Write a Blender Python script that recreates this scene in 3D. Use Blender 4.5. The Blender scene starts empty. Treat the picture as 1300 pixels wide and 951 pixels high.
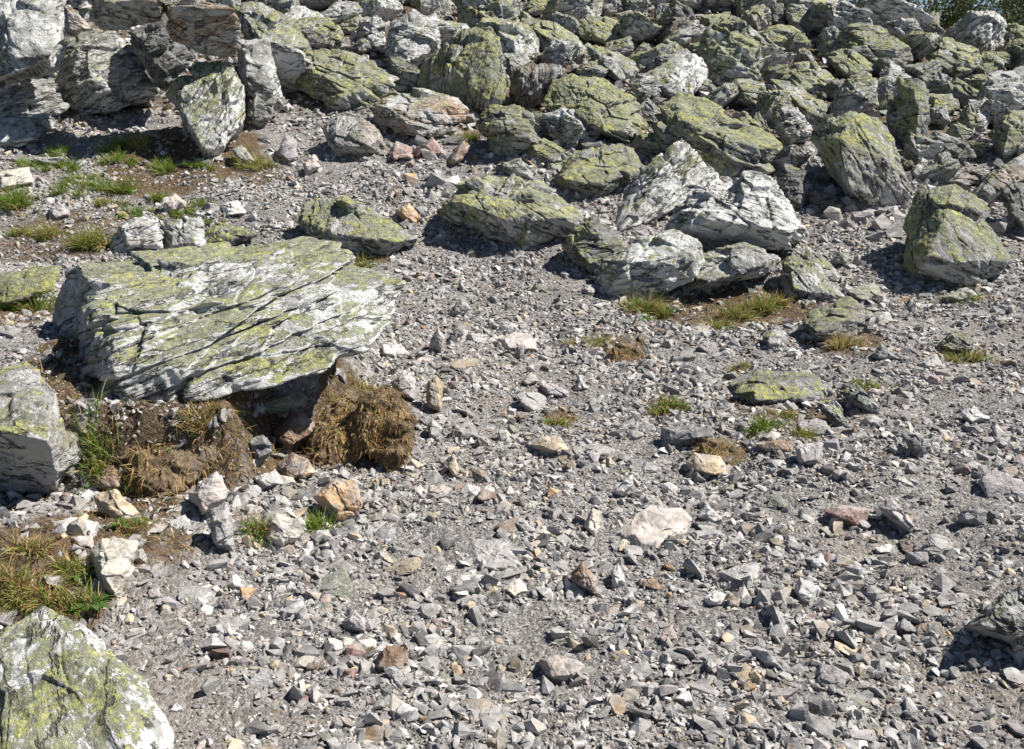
import bpy, bmesh, math, random
import numpy as np
from mathutils import Vector, Matrix

SEED = 7
random.seed(SEED)
rng = np.random.default_rng(SEED)
sc = bpy.context.scene
COL = sc.collection

# ---------------------------------------------------------------- noise
_perm = np.random.default_rng(3).permutation(256).astype(np.int32)
_perm = np.concatenate([_perm, _perm, _perm])
_g = np.random.default_rng(5).normal(size=(256, 3)).astype(np.float32)
_g /= np.linalg.norm(_g, axis=1, keepdims=True)

def noise(p):
    p = np.asarray(p, dtype=np.float32)
    i = np.floor(p).astype(np.int32)
    f = p - i
    i &= 255
    u = f * f * f * (f * (f * 6 - 15) + 10)
    res = 0
    for dx in (0, 1):
        a = _perm[i[:, 0] + dx]
        wx = u[:, 0] if dx else 1 - u[:, 0]
        for dy in (0, 1):
            b = _perm[a + ((i[:, 1] + dy) & 255)]
            wy = u[:, 1] if dy else 1 - u[:, 1]
            for dz in (0, 1):
                g = _g[_perm[b + ((i[:, 2] + dz) & 255)]]
                wz = u[:, 2] if dz else 1 - u[:, 2]
                d = g[:, 0] * (f[:, 0] - dx) + g[:, 1] * (f[:, 1] - dy) + g[:, 2] * (f[:, 2] - dz)
                res = res + wx * wy * wz * d
    return res * 1.4

def fbm(p, octaves=4, lac=2.1, gain=0.5):
    r = 0
    a = 1.0
    p = np.asarray(p, dtype=np.float32)
    for k in range(octaves):
        r = r + a * noise(p + 17.3 * k)
        p = p * lac
        a *= gain
    return r

def S(t):
    t = np.clip(t, 0, 1)
    return t * t * (3 - 2 * t)

# ---------------------------------------------------------------- camera
F = 1275.0
CAMZ = 1.6
PITCH = math.atan((475.5 - 120) / F)
CAM = np.array([0.0, 0.0, CAMZ])
FW = np.array([0, math.cos(PITCH), -math.sin(PITCH)])
UP = np.array([0, math.sin(PITCH), math.cos(PITCH)])
RT = np.array([1.0, 0, 0])

def ray(px, py):
    """direction with unit component along the view axis"""
    return FW + RT * ((px - 650) / F) + UP * ((475.5 - py) / F)

def project(p):
    d = np.asarray(p) - CAM
    z = d @ FW
    return 650 + F * (d @ RT) / z, 475.5 - F * (d @ UP) / z, z

# ---------------------------------------------------------------- terrain
def ground_base(x, y):
    x = np.asarray(x, dtype=np.float64)
    y = np.asarray(y, dtype=np.float64)
    yc = 17 - 5.5 * S((x - 2.5) / 3.5)
    over = np.maximum(y - yc, 0)
    yy = np.minimum(y, yc) + 1.2 * (1 - np.exp(-over / 1.2))
    u = np.clip((yy - 4.8) / 2.7, 0, 1)
    integ = 2.7 * (u ** 3 - u ** 4 / 2) + np.maximum(yy - 7.5, 0)
    z = 0.06 * yy + 0.22 * integ - 0.07 * np.minimum(over, 200) * S(over / 3)
    # eroded bank that the big boulder rests on, and the turf hummock in front of it
    z = z + 0.27 * S((y - 3.40) / 0.16) * S((-0.93 - x + .25 * S((y - 3.9) / .6)) / 0.16) * (1 - S((y - 4.4) / 2.4))
    z = z + 0.13 * np.exp(-(((x + 1.62) / 0.42) ** 2 + ((y - 2.85) / 0.33) ** 2))
    # worn path dips slightly
    z = z - 0.06 * np.exp(-((x - 0.1 - 0.06 * y) / 0.9) ** 2) * S((9 - y) / 3)
    return z

def ground(x, y):
    x = np.atleast_1d(np.asarray(x, dtype=np.float64)); y = np.atleast_1d(np.asarray(y, dtype=np.float64))
    p = np.stack([x, y, np.zeros_like(x)], 1)
    z = ground_base(x, y)
    z = z + 0.05 * noise(p * 1.3 + 4) + 0.022 * noise(p * 4.1 + 9) + 0.008 * noise(p * 11 + 2)
    return z

def at(px, py):
    """where the view ray through a photograph pixel meets the ground"""
    r = ray(px, py)
    t = np.concatenate([np.arange(1.2, 12, 0.01), np.arange(12, 60, 0.05)])
    P = CAM + t[:, None] * r
    below = P[:, 2] < ground(P[:, 0], P[:, 1])
    k = int(np.argmax(below)) if below.any() else len(t) - 1
    return P[k], t[k]

# ---------------------------------------------------------------- mesh helpers
_ico = {}
def icosphere(level):
    if level in _ico:
        return _ico[level]
    if level == 0:
        t = (1 + 5 ** 0.5) / 2
        v = np.array([(-1, t, 0), (1, t, 0), (-1, -t, 0), (1, -t, 0), (0, -1, t), (0, 1, t), (0, -1, -t), (0, 1, -t),
                      (t, 0, -1), (t, 0, 1), (-t, 0, -1), (-t, 0, 1)], dtype=np.float64)
        f = np.array([(0, 11, 5), (0, 5, 1), (0, 1, 7), (0, 7, 10), (0, 10, 11), (1, 5, 9), (5, 11, 4), (11, 10, 2), (10, 7, 6), (7, 1, 8),
                      (3, 9, 4), (3, 4, 2), (3, 2, 6), (3, 6, 8), (3, 8, 9), (4, 9, 5), (2, 4, 11), (6, 2, 10), (8, 6, 7), (9, 8, 1)])
    else:
        v, f = icosphere(level - 1)
        e = np.sort(np.concatenate([f[:, [0, 1]], f[:, [1, 2]], f[:, [2, 0]]]), axis=1)
        ue, inv = np.unique(e, axis=0, return_inverse=True)
        inv = inv.reshape(-1)
        mid = (v[ue[:, 0]] + v[ue[:, 1]]) / 2
        n, m = len(v), len(f)
        a, b, c = n + inv[:m], n + inv[m:2 * m], n + inv[2 * m:]
        f = np.concatenate([np.stack([f[:, 0], a, c], 1), np.stack([f[:, 1], b, a], 1), np.stack([f[:, 2], c, b], 1), np.stack([a, b, c], 1)])
        v = np.concatenate([v, mid])
    v = v / np.linalg.norm(v, axis=1, keepdims=True)
    _ico[level] = (v, f)
    return _ico[level]

def make_mesh(name, verts, faces, mat=None, smooth=True, col=None):
    """faces: (M,3) or (M,4) int array"""
    me = bpy.data.meshes.new(name)
    verts = np.ascontiguousarray(verts, dtype=np.float32)
    faces = np.ascontiguousarray(faces, dtype=np.int32)
    k = faces.shape[1]
    me.vertices.add(len(verts)); me.loops.add(faces.size); me.polygons.add(len(faces))
    me.vertices.foreach_set('co', verts.ravel())
    me.loops.foreach_set('vertex_index', faces.ravel())
    me.polygons.foreach_set('loop_start', np.arange(0, faces.size, k, dtype=np.int32))
    me.polygons.foreach_set('loop_total', np.full(len(faces), k, dtype=np.int32))
    me.polygons.foreach_set('use_smooth', np.full(len(faces), smooth, dtype=bool))
    if col is not None:
        a = me.attributes.new('col', 'FLOAT_COLOR', 'POINT')
        c = np.ones((len(verts), 4), dtype=np.float32); c[:, :3] = col
        a.data.foreach_set('color', c.ravel())
    me.update(calc_edges=True)
    me.validate()
    if mat:
        me.materials.append(mat)
    return me

def link(name, data, loc=(0, 0, 0), parent=None):
    o = bpy.data.objects.new(name, data)
    COL.objects.link(o)
    o.location = loc
    if parent:
        o.parent = parent
    return o

def tag(o, label=None, cat=None, group=None, kind=None):
    if label: o['label'] = label
    if cat: o['category'] = cat
    if group: o['group'] = group
    if kind: o['kind'] = kind
    return o

def hull_planes(pts):
    bm = bmesh.new()
    for p in pts:
        bm.verts.new(p)
    r = bmesh.ops.convex_hull(bm, input=bm.verts)
    bm.normal_update()
    out = []
    for f in bm.faces:
        if f.calc_area() > 1e-9:
            n = f.normal; out.append((n.x, n.y, n.z, n.dot(f.verts[0].co)))
    bm.free()
    a = np.array(out)
    a[a[:, 3] < 0] *= -1
    return a[a[:, 3] > 1e-4]

def hull_mesh(pts):
    bm = bmesh.new()
    for p in pts:
        bm.verts.new(p)
    r = bmesh.ops.convex_hull(bm, input=bm.verts)
    bmesh.ops.delete(bm, geom=list({g for g in r['geom_interior'] + r['geom_unused'] if isinstance(g, bmesh.types.BMVert)}), context='VERTS')
    bmesh.ops.triangulate(bm, faces=bm.faces)
    bm.verts.index_update()
    v = np.array([q.co[:] for q in bm.verts]); f = np.array([[q.index for q in fc.verts] for fc in bm.faces])
    bm.free()
    return v, f

def rock_surface(local_pts, level, seed, rough=1.0, layers=9.0, chips=7, layer_amp=1.0, notches=5, clo=.84, cells=30):
    """Angular rock: the convex body of local_pts (z = across the foliation), chipped by random planes, with foliation steps,
    cracks and roughness. Returns verts, faces."""
    R = np.random.default_rng(seed)
    pts = np.asarray(local_pts, dtype=np.float64)
    c = (pts.max(0) + pts.min(0)) / 2 * 0.5 + pts.mean(0) * 0.5
    ext = np.maximum((pts.max(0) - pts.min(0)) / 2, 1e-3)
    W = float(np.cbrt(ext[0] * ext[1] * ext[2])) * 2
    q = (pts - c) / ext
    pl = hull_planes([tuple(a) for a in q])
    u, f = icosphere(level)
    # chips: cut corners off
    extra = []
    for k in range(chips):
        n = R.normal(size=3); n /= np.linalg.norm(n)
        sup = (q @ n).max()
        extra.append((*n, sup * R.uniform(clo, 0.98)))
    if extra:
        pl = np.concatenate([pl, np.array(extra)])
    r = np.full(len(u), 1e9)
    for n in pl:
        den = u @ n[:3]
        r = np.minimum(r, np.where(den > 1e-3, n[3] / np.maximum(den, 1e-3), 1e9))
    x = u * r[:, None] * ext
    rad = x / np.maximum(np.linalg.norm(x, axis=1, keepdims=True), 1e-6)
    s = R.uniform(0, 90, 3)
    p = x / W
    low = fbm(p * 2.6 + s, 3)
    warp = 0.34 * noise(p * 1.5 + s + 31) + 0.10 * noise(p * 6 + s)
    z = p[:, 2] * layers + warp * 1.6
    cell = np.floor(z); t = z - cell
    hsh = np.abs(np.sin(cell * 12.9898 + s[0]) * 43758.5) % 1.0
    hshn = np.abs(np.sin((cell + 1) * 12.9898 + s[0]) * 43758.5) % 1.0
    step = hsh + (hshn - hsh) * S((t - 0.86) / 0.14) - 0.5
    mask = S(0.35 + 1.8 * noise(p * 2.2 + s + 7))
    crack = np.exp(-(((t - 0.92) / 0.06) ** 2)) * mask
    fine = fbm(p * np.array([8.0, 8.0, 11.5]) + s + 3, 4, gain=0.6)
    bill = np.abs(noise(p * np.array([3.6, 3.6, 4.6]) + s + 80)) + 0.5 * np.abs(noise(p * np.array([8, 8, 10.0]) + s + 90))
    # cross joints
    j = np.abs(noise(p * np.array([2.2, 2.2, 0.8]) + s + 50))
    joint = np.exp(-(j / 0.02) ** 2) * S(0.2 + 2.0 * noise(p * 1.3 + s + 61))
    d = 0.018 * low + layer_amp * (0.026 * step * mask - 0.026 * crack) + 0.022 * fine - 0.018 * joint - 0.024 * (bill - 0.3)
    # fractured faces: tilted cells with grooves between them
    K = cells
    if K:
        pw = (p + 0.05 * np.stack([noise(p * 3 + s + 13 * q_) for q_ in range(3)], 1)).astype(np.float32)
        hi = (ext / W).astype(np.float32)
        d1 = np.full(len(p), 9.0, np.float32); d2 = d1.copy(); val = np.zeros(len(p), np.float32)
        for k in range(K):
            sk = (R.uniform(-1, 1, 3) * hi).astype(np.float32)
            tl = (R.normal(size=3) * .14).astype(np.float32); of = R.uniform(-.03, .03)
            dv = pw - sk
            dk = np.sqrt(dv[:, 0] ** 2 + dv[:, 1] ** 2 + (1.6 * dv[:, 2]) ** 2)
            near = dk < d1
            d2 = np.where(near, d1, np.minimum(d2, dk)); d1 = np.where(near, dk, d1)
            val = np.where(near, of + dv @ tl, val)
        e = d2 - d1
        d = d + val * S(e / 0.03) - 0.014 * np.exp(-(e / 0.016) ** 2)
    # broken ledges: wedge-shaped pieces missing
    pe = x / ext
    wob = 0.05 * noise(p * 4 + s + 11) + 0.02 * noise(p * 14 + s)
    for k in range(notches):
        n1 = R.normal(size=3) * np.array([.5, .5, 1.6]); n1 /= np.linalg.norm(n1)
        n2 = R.normal(size=3) * np.array([1, 1, .5]); n2 /= np.linalg.norm(n2)
        m1 = S(((pe @ n1) - R.uniform(.25, .75) + wob) / 0.035 + .5) * S(((pe @ n2) - R.uniform(-.3, .5) + wob) / 0.05 + .5)
        d = d - R.uniform(.025, .065) * m1
    x = x + rad * (d * W * rough)[:, None]
    return x + c, f
# ---------------------------------------------------------------- materials
def new_mat(name):
    m = bpy.data.materials.new(name)
    m.use_nodes = True
    nt = m.node_tree
    nt.nodes.clear()
    return m, nt

class NB:
    def __init__(s, nt): s.nt = nt
    def n(s, t, **kw):
        nd = s.nt.nodes.new(t)
        for k, v in kw.items():
            setattr(nd, k, v)
        return nd
    def put(s, sock, v):
        if isinstance(v, bpy.types.NodeSocket): s.nt.links.new(v, sock)
        elif isinstance(v, (tuple, list)) and len(v) == 3 and sock.type == 'RGBA': sock.default_value = (*v, 1)
        else: sock.default_value = v
    def math(s, op, a, b=0.0, c=0.0, clamp=False):
        nd = s.n('ShaderNodeMath', operation=op, use_clamp=clamp)
        for i, v in enumerate((a, b, c)): s.put(nd.inputs[i], v)
        return nd.outputs[0]
    def mix(s, f, a, b, mode='MIX'):
        nd = s.n('ShaderNodeMix', data_type='RGBA', blend_type=mode, clamp_factor=True)
        s.put(nd.inputs[0], f); s.put(nd.inputs[6], a); s.put(nd.inputs[7], b)
        return nd.outputs[2]
    def ramp(s, f, lo, hi):
        nd = s.n('ShaderNodeMapRange', interpolation_type='SMOOTHSTEP')
        s.put(nd.inputs[0], f); s.put(nd.inputs[1], lo); s.put(nd.inputs[2], hi)
        return nd.outputs[0]
    def noise(s, vec, scale, detail=4, rough=0.55, dist=0.0):
        nd = s.n('ShaderNodeTexNoise')
        s.put(nd.inputs['Vector'], vec); s.put(nd.inputs['Scale'], scale); s.put(nd.inputs['Detail'], detail)
        s.put(nd.inputs['Roughness'], rough); s.put(nd.inputs['Distortion'], dist)
        return nd.outputs[0]
    def voro(s, vec, scale, feature='F1', rand=1.0):
        nd = s.n('ShaderNodeTexVoronoi', feature=feature)
        s.put(nd.inputs['Vector'], vec); s.put(nd.inputs['Scale'], scale); s.put(nd.inputs['Randomness'], rand)
        return nd
    def map(s, vec, scale=(1, 1, 1), loc=None):
        nd = s.n('ShaderNodeMapping')
        s.put(nd.inputs['Vector'], vec); nd.inputs['Scale'].default_value = scale
        if loc is not None: s.put(nd.inputs['Location'], loc)
        return nd.outputs[0]
    def attr(s, name, kind='OBJECT'):
        return s.n('ShaderNodeAttribute', attribute_name=name, attribute_type=kind)
    def bump(s, h, strength, dist, normal=None):
        nd = s.n('ShaderNodeBump')
        s.put(nd.inputs['Height'], h); nd.inputs['Strength'].default_value = strength; nd.inputs['Distance'].default_value = dist
        if normal is not None: s.put(nd.inputs['Normal'], normal)
        return nd.outputs[0]
    def out(s, col, rough=0.85, normal=None, spec=0.3):
        b = s.n('ShaderNodeBsdfPrincipled')
        s.put(b.inputs['Base Color'], col); s.put(b.inputs['Roughness'], rough); b.inputs['Specular IOR Level'].default_value = spec
        if normal is not None: s.put(b.inputs['Normal'], normal)
        o = s.n('ShaderNodeOutputMaterial')
        s.nt.links.new(b.outputs[0], o.inputs[0])
        return b

def rock_material():
    m, nt = new_mat('lichen_rock')
    k = NB(nt)
    tc = k.n('ShaderNodeTexCoord'); co = tc.outputs['Object']
    nz = k.n('ShaderNodeSeparateXYZ'); k.put(nz.inputs[0], tc.outputs['Normal'])
    across = k.ramp(k.math('ABSOLUTE', nz.outputs['Z']), 0.95, 0.70)
    ph = k.attr('phase').outputs['Vector']
    add = k.n('ShaderNodeVectorMath', operation='ADD'); k.put(add.inputs[0], co); k.put(add.inputs[1], ph)
    co = add.outputs[0]
    st = k.map(co, (1, 1, 1.9))
    lichen = k.attr('lichen').outputs['Fac']
    white = k.attr('white').outputs['Fac']
    tone = k.attr('tone').outputs['Fac']
    rust = k.attr('rust').outputs['Fac']
    geo = k.n('ShaderNodeNewGeometry')
    sep = k.n('ShaderNodeSeparateXYZ'); k.put(sep.inputs[0], geo.outputs['Normal'])
    upz = sep.outputs['Z']
    n1 = k.noise(st, 5.0, 10, 0.70, 0.25)
    n2 = k.noise(co, 23.0, 6, 0.7)
    base = k.mix(k.ramp(n1, 0.34, 0.60), (0.15, 0.152, 0.144), (0.45, 0.45, 0.44))
    base = k.mix(k.ramp(n1, 0.55, 0.75), base, (0.70, 0.70, 0.685))
    base = k.mix(k.math('MULTIPLY', k.ramp(n2, 0.52, 0.72), 0.55), base, (0.085, 0.085, 0.085))
    # olive cast of old weathering
    base = k.mix(k.math('MULTIPLY', k.ramp(k.noise(co, 2.1, 4), 0.40, 0.66), k.math('MULTIPLY', lichen, 0.45)), base, (0.19, 0.20, 0.135))
    # rust stain
    rn = k.noise(st, 2.6, 5, 0.6)
    base = k.mix(k.math('MULTIPLY', k.ramp(rn, 0.40, 0.62), rust, clamp=True), base, k.mix(n2, (0.22, 0.105, 0.05), (0.50, 0.33, 0.17)))
    # white quartz bands and pale crust lichen
    wn = k.noise(k.map(co, (1.0, 1.0, 1.8), (3.1, 1.7, 0.4)), 5.0, 11, 0.72, 0.35)
    wm = k.math('ADD', wn, k.math('MULTIPLY', k.math('SUBTRACT', white, 0.5), 0.36))
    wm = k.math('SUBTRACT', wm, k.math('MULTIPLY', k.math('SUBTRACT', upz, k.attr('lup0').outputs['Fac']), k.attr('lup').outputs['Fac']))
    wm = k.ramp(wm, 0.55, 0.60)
    wm = k.math('MULTIPLY', wm, k.math('ADD', 0.05, k.math('MULTIPLY', 0.95, k.ramp(sep.outputs['X'], -0.65, -0.25))))   # less pale crust on faces away from the sun, painting in their shade
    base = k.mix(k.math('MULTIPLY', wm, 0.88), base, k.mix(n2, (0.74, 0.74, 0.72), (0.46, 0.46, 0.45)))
    ws = k.ramp(k.noise(k.map(co, (1, 1, 1.3), (4, 8, 2)), 17, 9, 0.78), 0.56, 0.60)
    base = k.mix(k.math('MULTIPLY', ws, k.math('ADD', 0.25, k.math('MULTIPLY', white, 0.8)), clamp=True), base, (0.66, 0.66, 0.64))
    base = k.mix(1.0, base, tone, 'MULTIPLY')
    # map lichen: patches with sharp edges, on faces open to the sky
    ln = k.noise(k.map(co, (1, 1, 1.15)), 9.0, 10, 0.72, 0.2)
    lb = k.noise(co, 1.9, 3, 0.5)
    lm = k.math('ADD', k.math('MULTIPLY', ln, 0.72), k.math('MULTIPLY', lb, 0.40))
    lm = k.math('ADD', lm, k.math('MULTIPLY', k.math('SUBTRACT', lichen, 0.5), 0.25))
    lm = k.math('ADD', lm, k.math('MULTIPLY', k.math('SUBTRACT', upz, k.attr('lup0').outputs['Fac']), k.attr('lup').outputs['Fac']))
    lm = k.math('ADD', lm, k.math('MULTIPLY', 0.12, k.ramp(sep.outputs['X'], -0.25, -0.6)))   # more lichen away from the sun; its darker green adds to the painted shade
    lmask = k.ramp(lm, 0.60, 0.622)
    lmask = k.math('MULTIPLY', lmask, k.ramp(k.noise(co, 38, 6, 0.75), 0.38, 0.50))
    lcol = k.mix(k.ramp(k.noise(co, 31, 5, 0.7), 0.38, 0.62), (0.17, 0.18, 0.10), k.mix(k.ramp(k.noise(co, 5, 4, 0.6), 0.45, 0.6), (0.34, 0.36, 0.20), (0.47, 0.47, 0.11)))
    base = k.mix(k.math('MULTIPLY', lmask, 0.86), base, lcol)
    # black crust specks
    bk = k.noise(k.map(co, (1, 1, 1.6), (9, 2, 5)), 14, 8, 0.75)
    base = k.mix(k.math('MULTIPLY', k.ramp(bk, 0.58, 0.62), 0.8), base, (0.050, 0.053, 0.048))
    # thin dark cracks along the foliation
    cn = k.math('ABSOLUTE', k.math('SUBTRACT', k.noise(k.map(co, (1, 1, 5.0), (2, 7, 1)), 2.0, 6, 0.6, 0.05), 0.5))
    cr = k.math('MULTIPLY', across, k.math('SUBTRACT', 1.0, k.ramp(cn, 0.002, 0.020)))
    base = k.mix(k.math('MULTIPLY', cr, 0.8), base, (0.05, 0.048, 0.045))
    h = k.math('ADD', k.math('MULTIPLY', n1, 0.6), k.math('MULTIPLY', n2, 0.5))
    h = k.math('SUBTRACT', h, k.math('MULTIPLY', cr, 0.5))
    h = k.math('ADD', h, k.math('MULTIPLY', k.noise(st, 55, 6, 0.7), 0.35))
    h = k.math('ADD', h, k.math('MULTIPLY', lmask, 0.10))
    nr = k.bump(h, 1.0, 0.045)
    k.out(base, 0.82, nr, 0.3)
    return m

def stone_material(name, kind):
    """small stones; kind says whether the stone's own colour comes from the object or from the mesh"""
    m, nt = new_mat(name)
    k = NB(nt)
    co = k.n('ShaderNodeTexCoord').outputs['Object']
    if kind == 'OBJECT':
        ph = k.attr('phase').outputs['Vector']
        add = k.n('ShaderNodeVectorMath', operation='ADD'); k.put(add.inputs[0], co); k.put(add.inputs[1], ph); co = add.outputs[0]
    c = k.attr('col', kind).outputs['Color']
    n1 = k.noise(k.map(co, (1, 1, 3.5)), 14, 8, 0.68, 0.5)
    n2 = k.noise(co, 60, 6, 0.7)
    f = k.ramp(n1, 0.30, 0.70)
    col = k.mix(1.0, c, k.mix(f, (0.58, 0.58, 0.59), (1.30, 1.29, 1.27)), 'MULTIPLY')
    col = k.mix(k.math('MULTIPLY', k.ramp(n2, 0.55, 0.75), 0.5), col, (0.12, 0.115, 0.11))
    col = k.mix(k.math('MULTIPLY', k.ramp(k.noise(co, 9, 5, 0.6), 0.56, 0.66), 0.6), col, k.mix(0.5, c, (0.62, 0.60, 0.57)))
    col = k.mix(k.math('MULTIPLY', k.ramp(k.noise(co, 11, 6, 0.65), 0.42, 0.60), 0.6), col, k.mix(f, (0.20, 0.195, 0.195), (0.42, 0.41, 0.40)))
    h = k.math('ADD', k.math('MULTIPLY', n1, 0.8), k.math('MULTIPLY', n2, 0.4))
    k.out(col, 0.85, k.bump(h, 0.8, 0.012), 0.25)
    return m

def ground_material():
    m, nt = new_mat('grit_ground')
    k = NB(nt)
    co = k.n('ShaderNodeTexCoord').outputs['Object']
    soil = k.attr('soil', 'GEOMETRY').outputs['Fac']
    v1 = k.voro(co, 55); v2 = k.voro(co, 140)
    cs = k.n('ShaderNodeSeparateColor'); k.put(cs.inputs[0], v1.outputs['Color'])
    cs2 = k.n('ShaderNodeSeparateColor'); k.put(cs2.inputs[0], v2.outputs['Color'])
    base = k.mix(k.ramp(cs.outputs[0], 0.1, 0.9), (0.125, 0.12, 0.118), (0.34, 0.325, 0.31))
    b2 = k.mix(k.ramp(cs2.outputs[1], 0.1, 0.95), (0.115, 0.11, 0.108), (0.29, 0.275, 0.262))
    grit = k.mix(k.ramp(k.noise(co, 7, 5, 0.6), 0.45, 0.58), b2, base)
    grit = k.mix(k.math('MULTIPLY', k.ramp(k.noise(co, 1.3, 5), 0.45, 0.7), 0.4), grit, (0.27, 0.225, 0.18))
    n = k.noise(co, 30, 8, 0.72)
    soilc = k.mix(k.ramp(n, 0.3, 0.7), (0.045, 0.034, 0.025), (0.18, 0.128, 0.082))
    sm = k.ramp(k.math('ADD', soil, k.math('MULTIPLY', k.math('SUBTRACT', k.noise(co, 9, 7, 0.7), 0.5), 0.9)), 0.35, 0.65)
    col = k.mix(sm, grit, soilc)
    h = k.math('ADD', k.math('MULTIPLY', k.math('SUBTRACT', 1.0, v1.outputs['Distance']), 0.55), k.math('MULTIPLY', k.math('SUBTRACT', 1.0, v2.outputs['Distance']), 0.3))
    h = k.math('ADD', h, k.math('MULTIPLY', n, 0.9))
    k.out(col, 0.92, k.bump(h, 0.9, 0.02), 0.15)
    return m

def earth_material():
    m, nt = new_mat('turf_earth')
    k = NB(nt)
    co = k.n('ShaderNodeTexCoord').outputs['Object']
    n = k.noise(co, 22, 9, 0.72); n2 = k.noise(co, 5, 5, 0.6)
    col = k.mix(k.ramp(n, 0.3, 0.7), (0.06, 0.045, 0.032), (0.30, 0.215, 0.135))
    col = k.mix(k.math('MULTIPLY', k.ramp(n2, 0.5, 0.65), 0.6), col, (0.20, 0.17, 0.13))
    k.out(col, 0.95, k.bump(k.math('ADD', n, k.math('MULTIPLY', k.noise(co, 70, 4), 0.5)), 1.0, 0.03), 0.1)
    return m

def leaf_material(name, trans=0.3):
    m, nt = new_mat(name)
    k = NB(nt)
    c = k.attr('col', 'GEOMETRY').outputs['Color']
    b = k.n('ShaderNodeBsdfPrincipled'); k.put(b.inputs['Base Color'], c); b.inputs['Roughness'].default_value = 0.6; b.inputs['Specular IOR Level'].default_value = 0.25
    t = k.n('ShaderNodeBsdfTranslucent'); k.put(t.inputs[0], c)
    x = k.n('ShaderNodeMixShader'); x.inputs[0].default_value = trans
    nt.links.new(b.outputs[0], x.inputs[1]); nt.links.new(t.outputs[0], x.inputs[2])
    o = k.n('ShaderNodeOutputMaterial'); nt.links.new(x.outputs[0], o.inputs[0])
    return m

def bark_material():
    m, nt = new_mat('bark')
    k = NB(nt)
    co = k.n('ShaderNodeTexCoord').outputs['Object']
    n = k.noise(k.map(co, (1, 1, 0.2)), 30, 6)
    k.out(k.mix(n, (0.05, 0.04, 0.03), (0.17, 0.14, 0.11)), 0.9, k.bump(n, 0.6, 0.01))
    return m

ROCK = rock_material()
STONE = stone_material('loose_stone', 'OBJECT')
GRAVEL = stone_material('gravel_stone', 'GEOMETRY')
GROUND = ground_material()
EARTH = earth_material()
BLADE = leaf_material('grass_blade', 0.35)
LEAF = leaf_material('shrub_leaf', 0.3)
BARK = bark_material()
# ---------------------------------------------------------------- what stands where (outlines surveyed from the photograph, unprojected to the ground)
TILES = dict(A=(0, 0, .33846), B=(430, 0, .33846), C=(860, 0, .33846), D=(0, 280, .33846), E=(430, 280, .33846), F=(860, 280, .33846),
             G=(0, 560, .33846), H=(430, 560, .33846), I=(860, 560, .33846), P=(0, 0, 1.0), Q=(400, 0, .2), R=(640, 0, .2), T=(860, 0, .2),
             U=(1080, 0, .16923), V=(0, 180, .27692), X=(0, 500, .2313), Z=(0, 260, .41538))
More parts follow.
